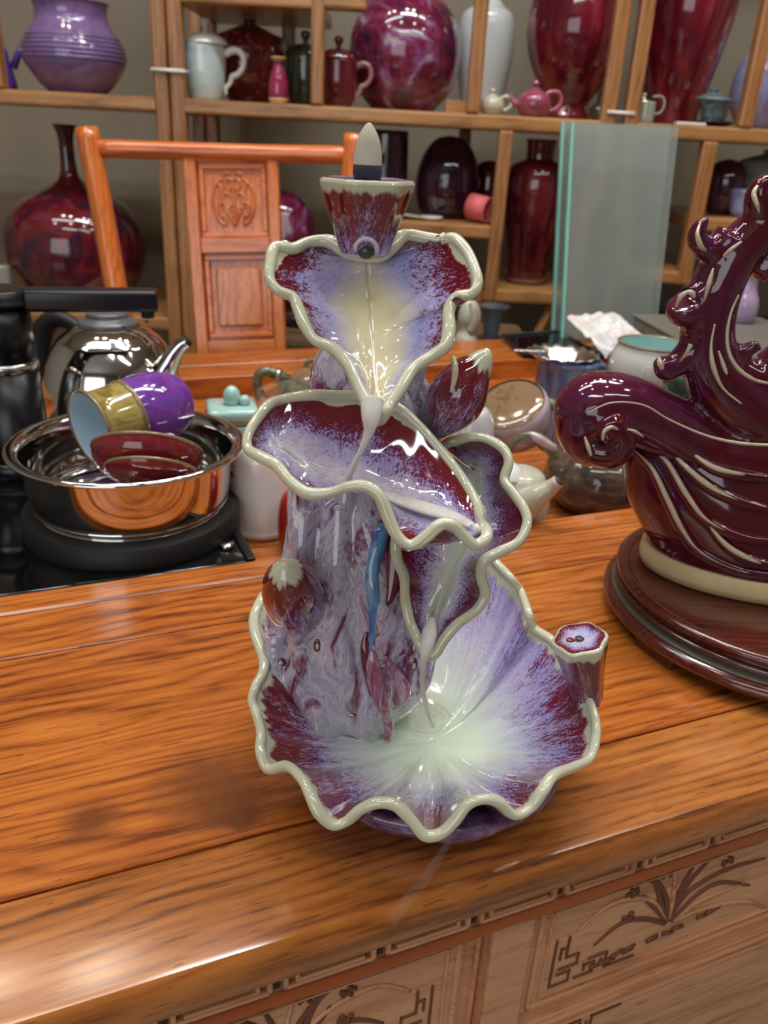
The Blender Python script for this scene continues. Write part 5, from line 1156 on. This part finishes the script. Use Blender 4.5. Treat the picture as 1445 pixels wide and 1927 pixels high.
MB().box(S(1300, 222, FY+.02)*[1, 1, 0]+np.array([0, 0, ZS+.003]), (.028, .01, .0022), None, .0005).mk('price_slip', M_white, smooth=False, label='white paper slip in front of the covered bowl', cat='paper')
# below the main shelf
vase('slim_vase', 486, [(30, 420), (34, 380), (26, 320), (12, 290), (10, 262), (18, 252), (18, 249), (0, 250)], ox, 'slim red vase whose lip shows above the chair rail', Y=1.995, zb=None)
def hid(o, z):  # drop an unsupported pot onto the shelf under it
    o.location.z = z
o = [x for x in COL.objects if x.name == 'slim_vase'][0]
ZM = float(S(500, 500)[2])
vase('purple_globe', 528, [(40, 500), (58, 480), (66, 440), (60, 395), (40, 368), (20, 358), (0, 356)], multi, 'purple globe vase half hidden behind the chair back', Y=1.86, zb=None)
shelf(mid_, xB, float(S(590, 500)[0]), float(aty(528, 500, 1.86)[2])-.0005); 
o.location.z = float(aty(528, 500, 1.86)[2])
zmv = zm+.0008
vase('cylinder_vase', 722, [(40, 418), (42, 410), (41, 350), (40, 262), (38, 246), (34, 245), (30, 250), (0, 300)], dk, 'dark plum cylinder vase behind the incense cone', Y=1.88, zb=zmv)
vase('egg_vase', 836, [(40, 424), (50, 412), (60, 372), (58, 325), (46, 288), (26, 262), (8, 256), (0, 255)], dk, 'dark plum egg shaped vase on the small shelf', Y=1.90, zb=zmv)
pk = empty('ribbon_roll', aty(905, 400, 1.79), 'coral pink roll of ribbon beside the egg shaped vase', 'ribbon')
cR = aty(903, 388, 1.80); cR[2] = zm+.0290; m_ = MB()
ax_ = np.array([.80, -.55, -.12]); ax_ /= np.linalg.norm(ax_)
tilted_lathe('ribbon_outside', cR, ax_, [(.023, -.022), (.025, -.022), (.025, .022), (.021, .022), (.020, -.02)], plain('coral_ribbon', (.75, .14, .15), .6), pk, seg=24)
tilted_lathe('ribbon_inside', cR, ax_, [(.019, -.015), (.016, .018), (.013, .018), (.014, -.015)], bpy.data.materials['coral_ribbon'], pk, seg=24)
pdish = MB().lathe([(0, zm+.001), (.016, zm+.001), (.024, zm+.008), (.022, zm+.009), (0, zm+.005)], aty(812, 408, 1.80)[:2], 32).mk('white_dish', M_white, label='small white dish in front of the egg shaped vase', cat='dish')
MB().box(aty(782, 404, 1.82)*[1, 1, 0]+np.array([0, 0, zm+.006]), (.035, .03, .001), (np.array([.95, .2, -.12]), np.array([-.2, .97, 0]), np.array([.12, 0, .99]))).mk('paper_sheet', M_white, smooth=False, label='white paper sheet left of the small dish', cat='paper')
vase('knobbly_vase', 912, [(18, 424), (28, 400), (30, 350), (22, 310), (0, 300)], ox, 'dark red knobbly vase behind the shelf upright', Y=1.96, zb=zmv)
zb3 = zq3+.0008
mv = empty('shoulder_vase', (float(aty(985, 500, 1.86)[0]), 1.86, zb3), 'tall oxblood red shouldered vase left of the glass panes', 'vase')
vase('vase_body', 990, [(34, 518), (36, 508), (38, 495), (40, 470), (50, 420), (58, 370), (60, 330), (52, 302), (30, 290), (26, 284), (28, 255), (32, 250), (24, 252), (0, 270)], ox, None, parent=mv, zb=zb3+.004, Y=1.86)
vase('bare_foot', 990, [(36, 522), (37, 517), (34, 512), (0, 512)], plain('brown_bare_clay', (.16, .07, .03), .6), None, parent=mv, zb=zb3, Y=1.86)
zb4 = zr2+.0008
vase('dark_jar', 1353, [(20, 402), (28, 392), (38, 360), (38, 330), (26, 308), (10, 300), (0, 298)], dk, 'dark glossy jar on the right lower shelf', 'jar', Y=1.86, zb=zb4)
vase('grey_vase', 1432, [(40, 404), (54, 390), (68, 350), (64, 310), (42, 296), (22, 290), (20, 284), (23, 281), (0, 281)], greyc, 'grey celadon shouldered vase behind the ornament tip', Y=1.92, zb=zb4)
vase('lilac_cup', 1392, [(14, 408), (22, 398), (26, 372), (26, 355), (0, 355)], lavg, 'lilac glazed cup between the dark jar and grey vase', 'cup', Y=1.82, zb=zb4)
zb5 = zr1+.0008
vase('dim_vase', 1300, [(16, 505), (26, 480), (26, 440), (14, 425), (0, 424)], greyc, 'dim grey vase beside the lower right shelf upright', Y=1.90, zb=zb5)
MB().box((float(S(1420, 560)[0]), 1.9, float(S(1420, 640)[2])-.1), (.25, .15, .1), None, .01).mk('dark_cabinet', plain('dark_cabinet_wood', (.03, .018, .012), .6), smooth=False, label='x', cat='x')
o = COL.objects['dark_cabinet']; del o['label']; del o['category']; o.parent = rgt; o.location = o.location-rgt.location; o.name = 'base_box'
bz5 = TZ+.0594; by5 = onz(1392, 606, .0286)[1]
vase('lilac_bottle', 1392, [(22, 606), (27, 592), (26, 567), (18, 545), (16, 525), (20, 505), (12, 485), (0, 480)], gm('lilac_bottle_glaze', [(.34, .24, .40), (.46, .36, .46)], 12), 'lilac figure shaped bottle seen through the ornament arc', 'bottle', Y=1.375, zb=bz5)
# lowest visible row between burner and panes, standing on a low cabinet
zc5 = float(aty(890, 640, 1.55)[2])
MB().box((-.02, 1.605, zc5/2), (.28, .125, zc5/2-.0005), None, .01).mk('low_cabinet', plain('low_cabinet_wood', (.14, .08, .04), .6), smooth=False, label='low dark cabinet behind the table under the figurine', cat='cabinet')
fg = empty('celadon_figurine', (float(aty(880, 630, 1.52)[0]), 1.52, zc5), 'cream and red ceramic figurine below the upper leaf edge', 'figurine')
pot('figurine_body', 876, 1.52, zc5, [(24, 636), (22, 625), (14, 610), (18, 590), (16, 570), (8, 556), (0, 552)], gm('cream_red_glaze', [(.46, .45, .34), (.52, .48, .38), (.40, .14, .14)], 18), parent=fg)
MB().tube([aty(884, 625, 1.51), aty(893, 605, 1.51), aty(892, 580, 1.51), aty(886, 568, 1.51)], [.008, .011, .010, .006], 12, steps=4).mk('figurine_arm', bpy.data.materials['cream_red_glaze'], fg)
vase('blue_grey_bowl', 922, [(12, 636), (15, 620), (18, 600), (26, 580), (30, 574), (0, 576)], gm('blue_grey_glaze', [(.05, .08, .11), (.11, .16, .20)], 10), 'blue grey footed bowl right of the figurine', 'bowl', Y=1.56, zb=zc5)
vase('dark_small_vase', 560, [(22, 660), (28, 640), (28, 605), (18, 590), (0, 588)], dk, 'dark plum pot seen right of the chair panel', 'pot', Y=1.60, zb=zc5)
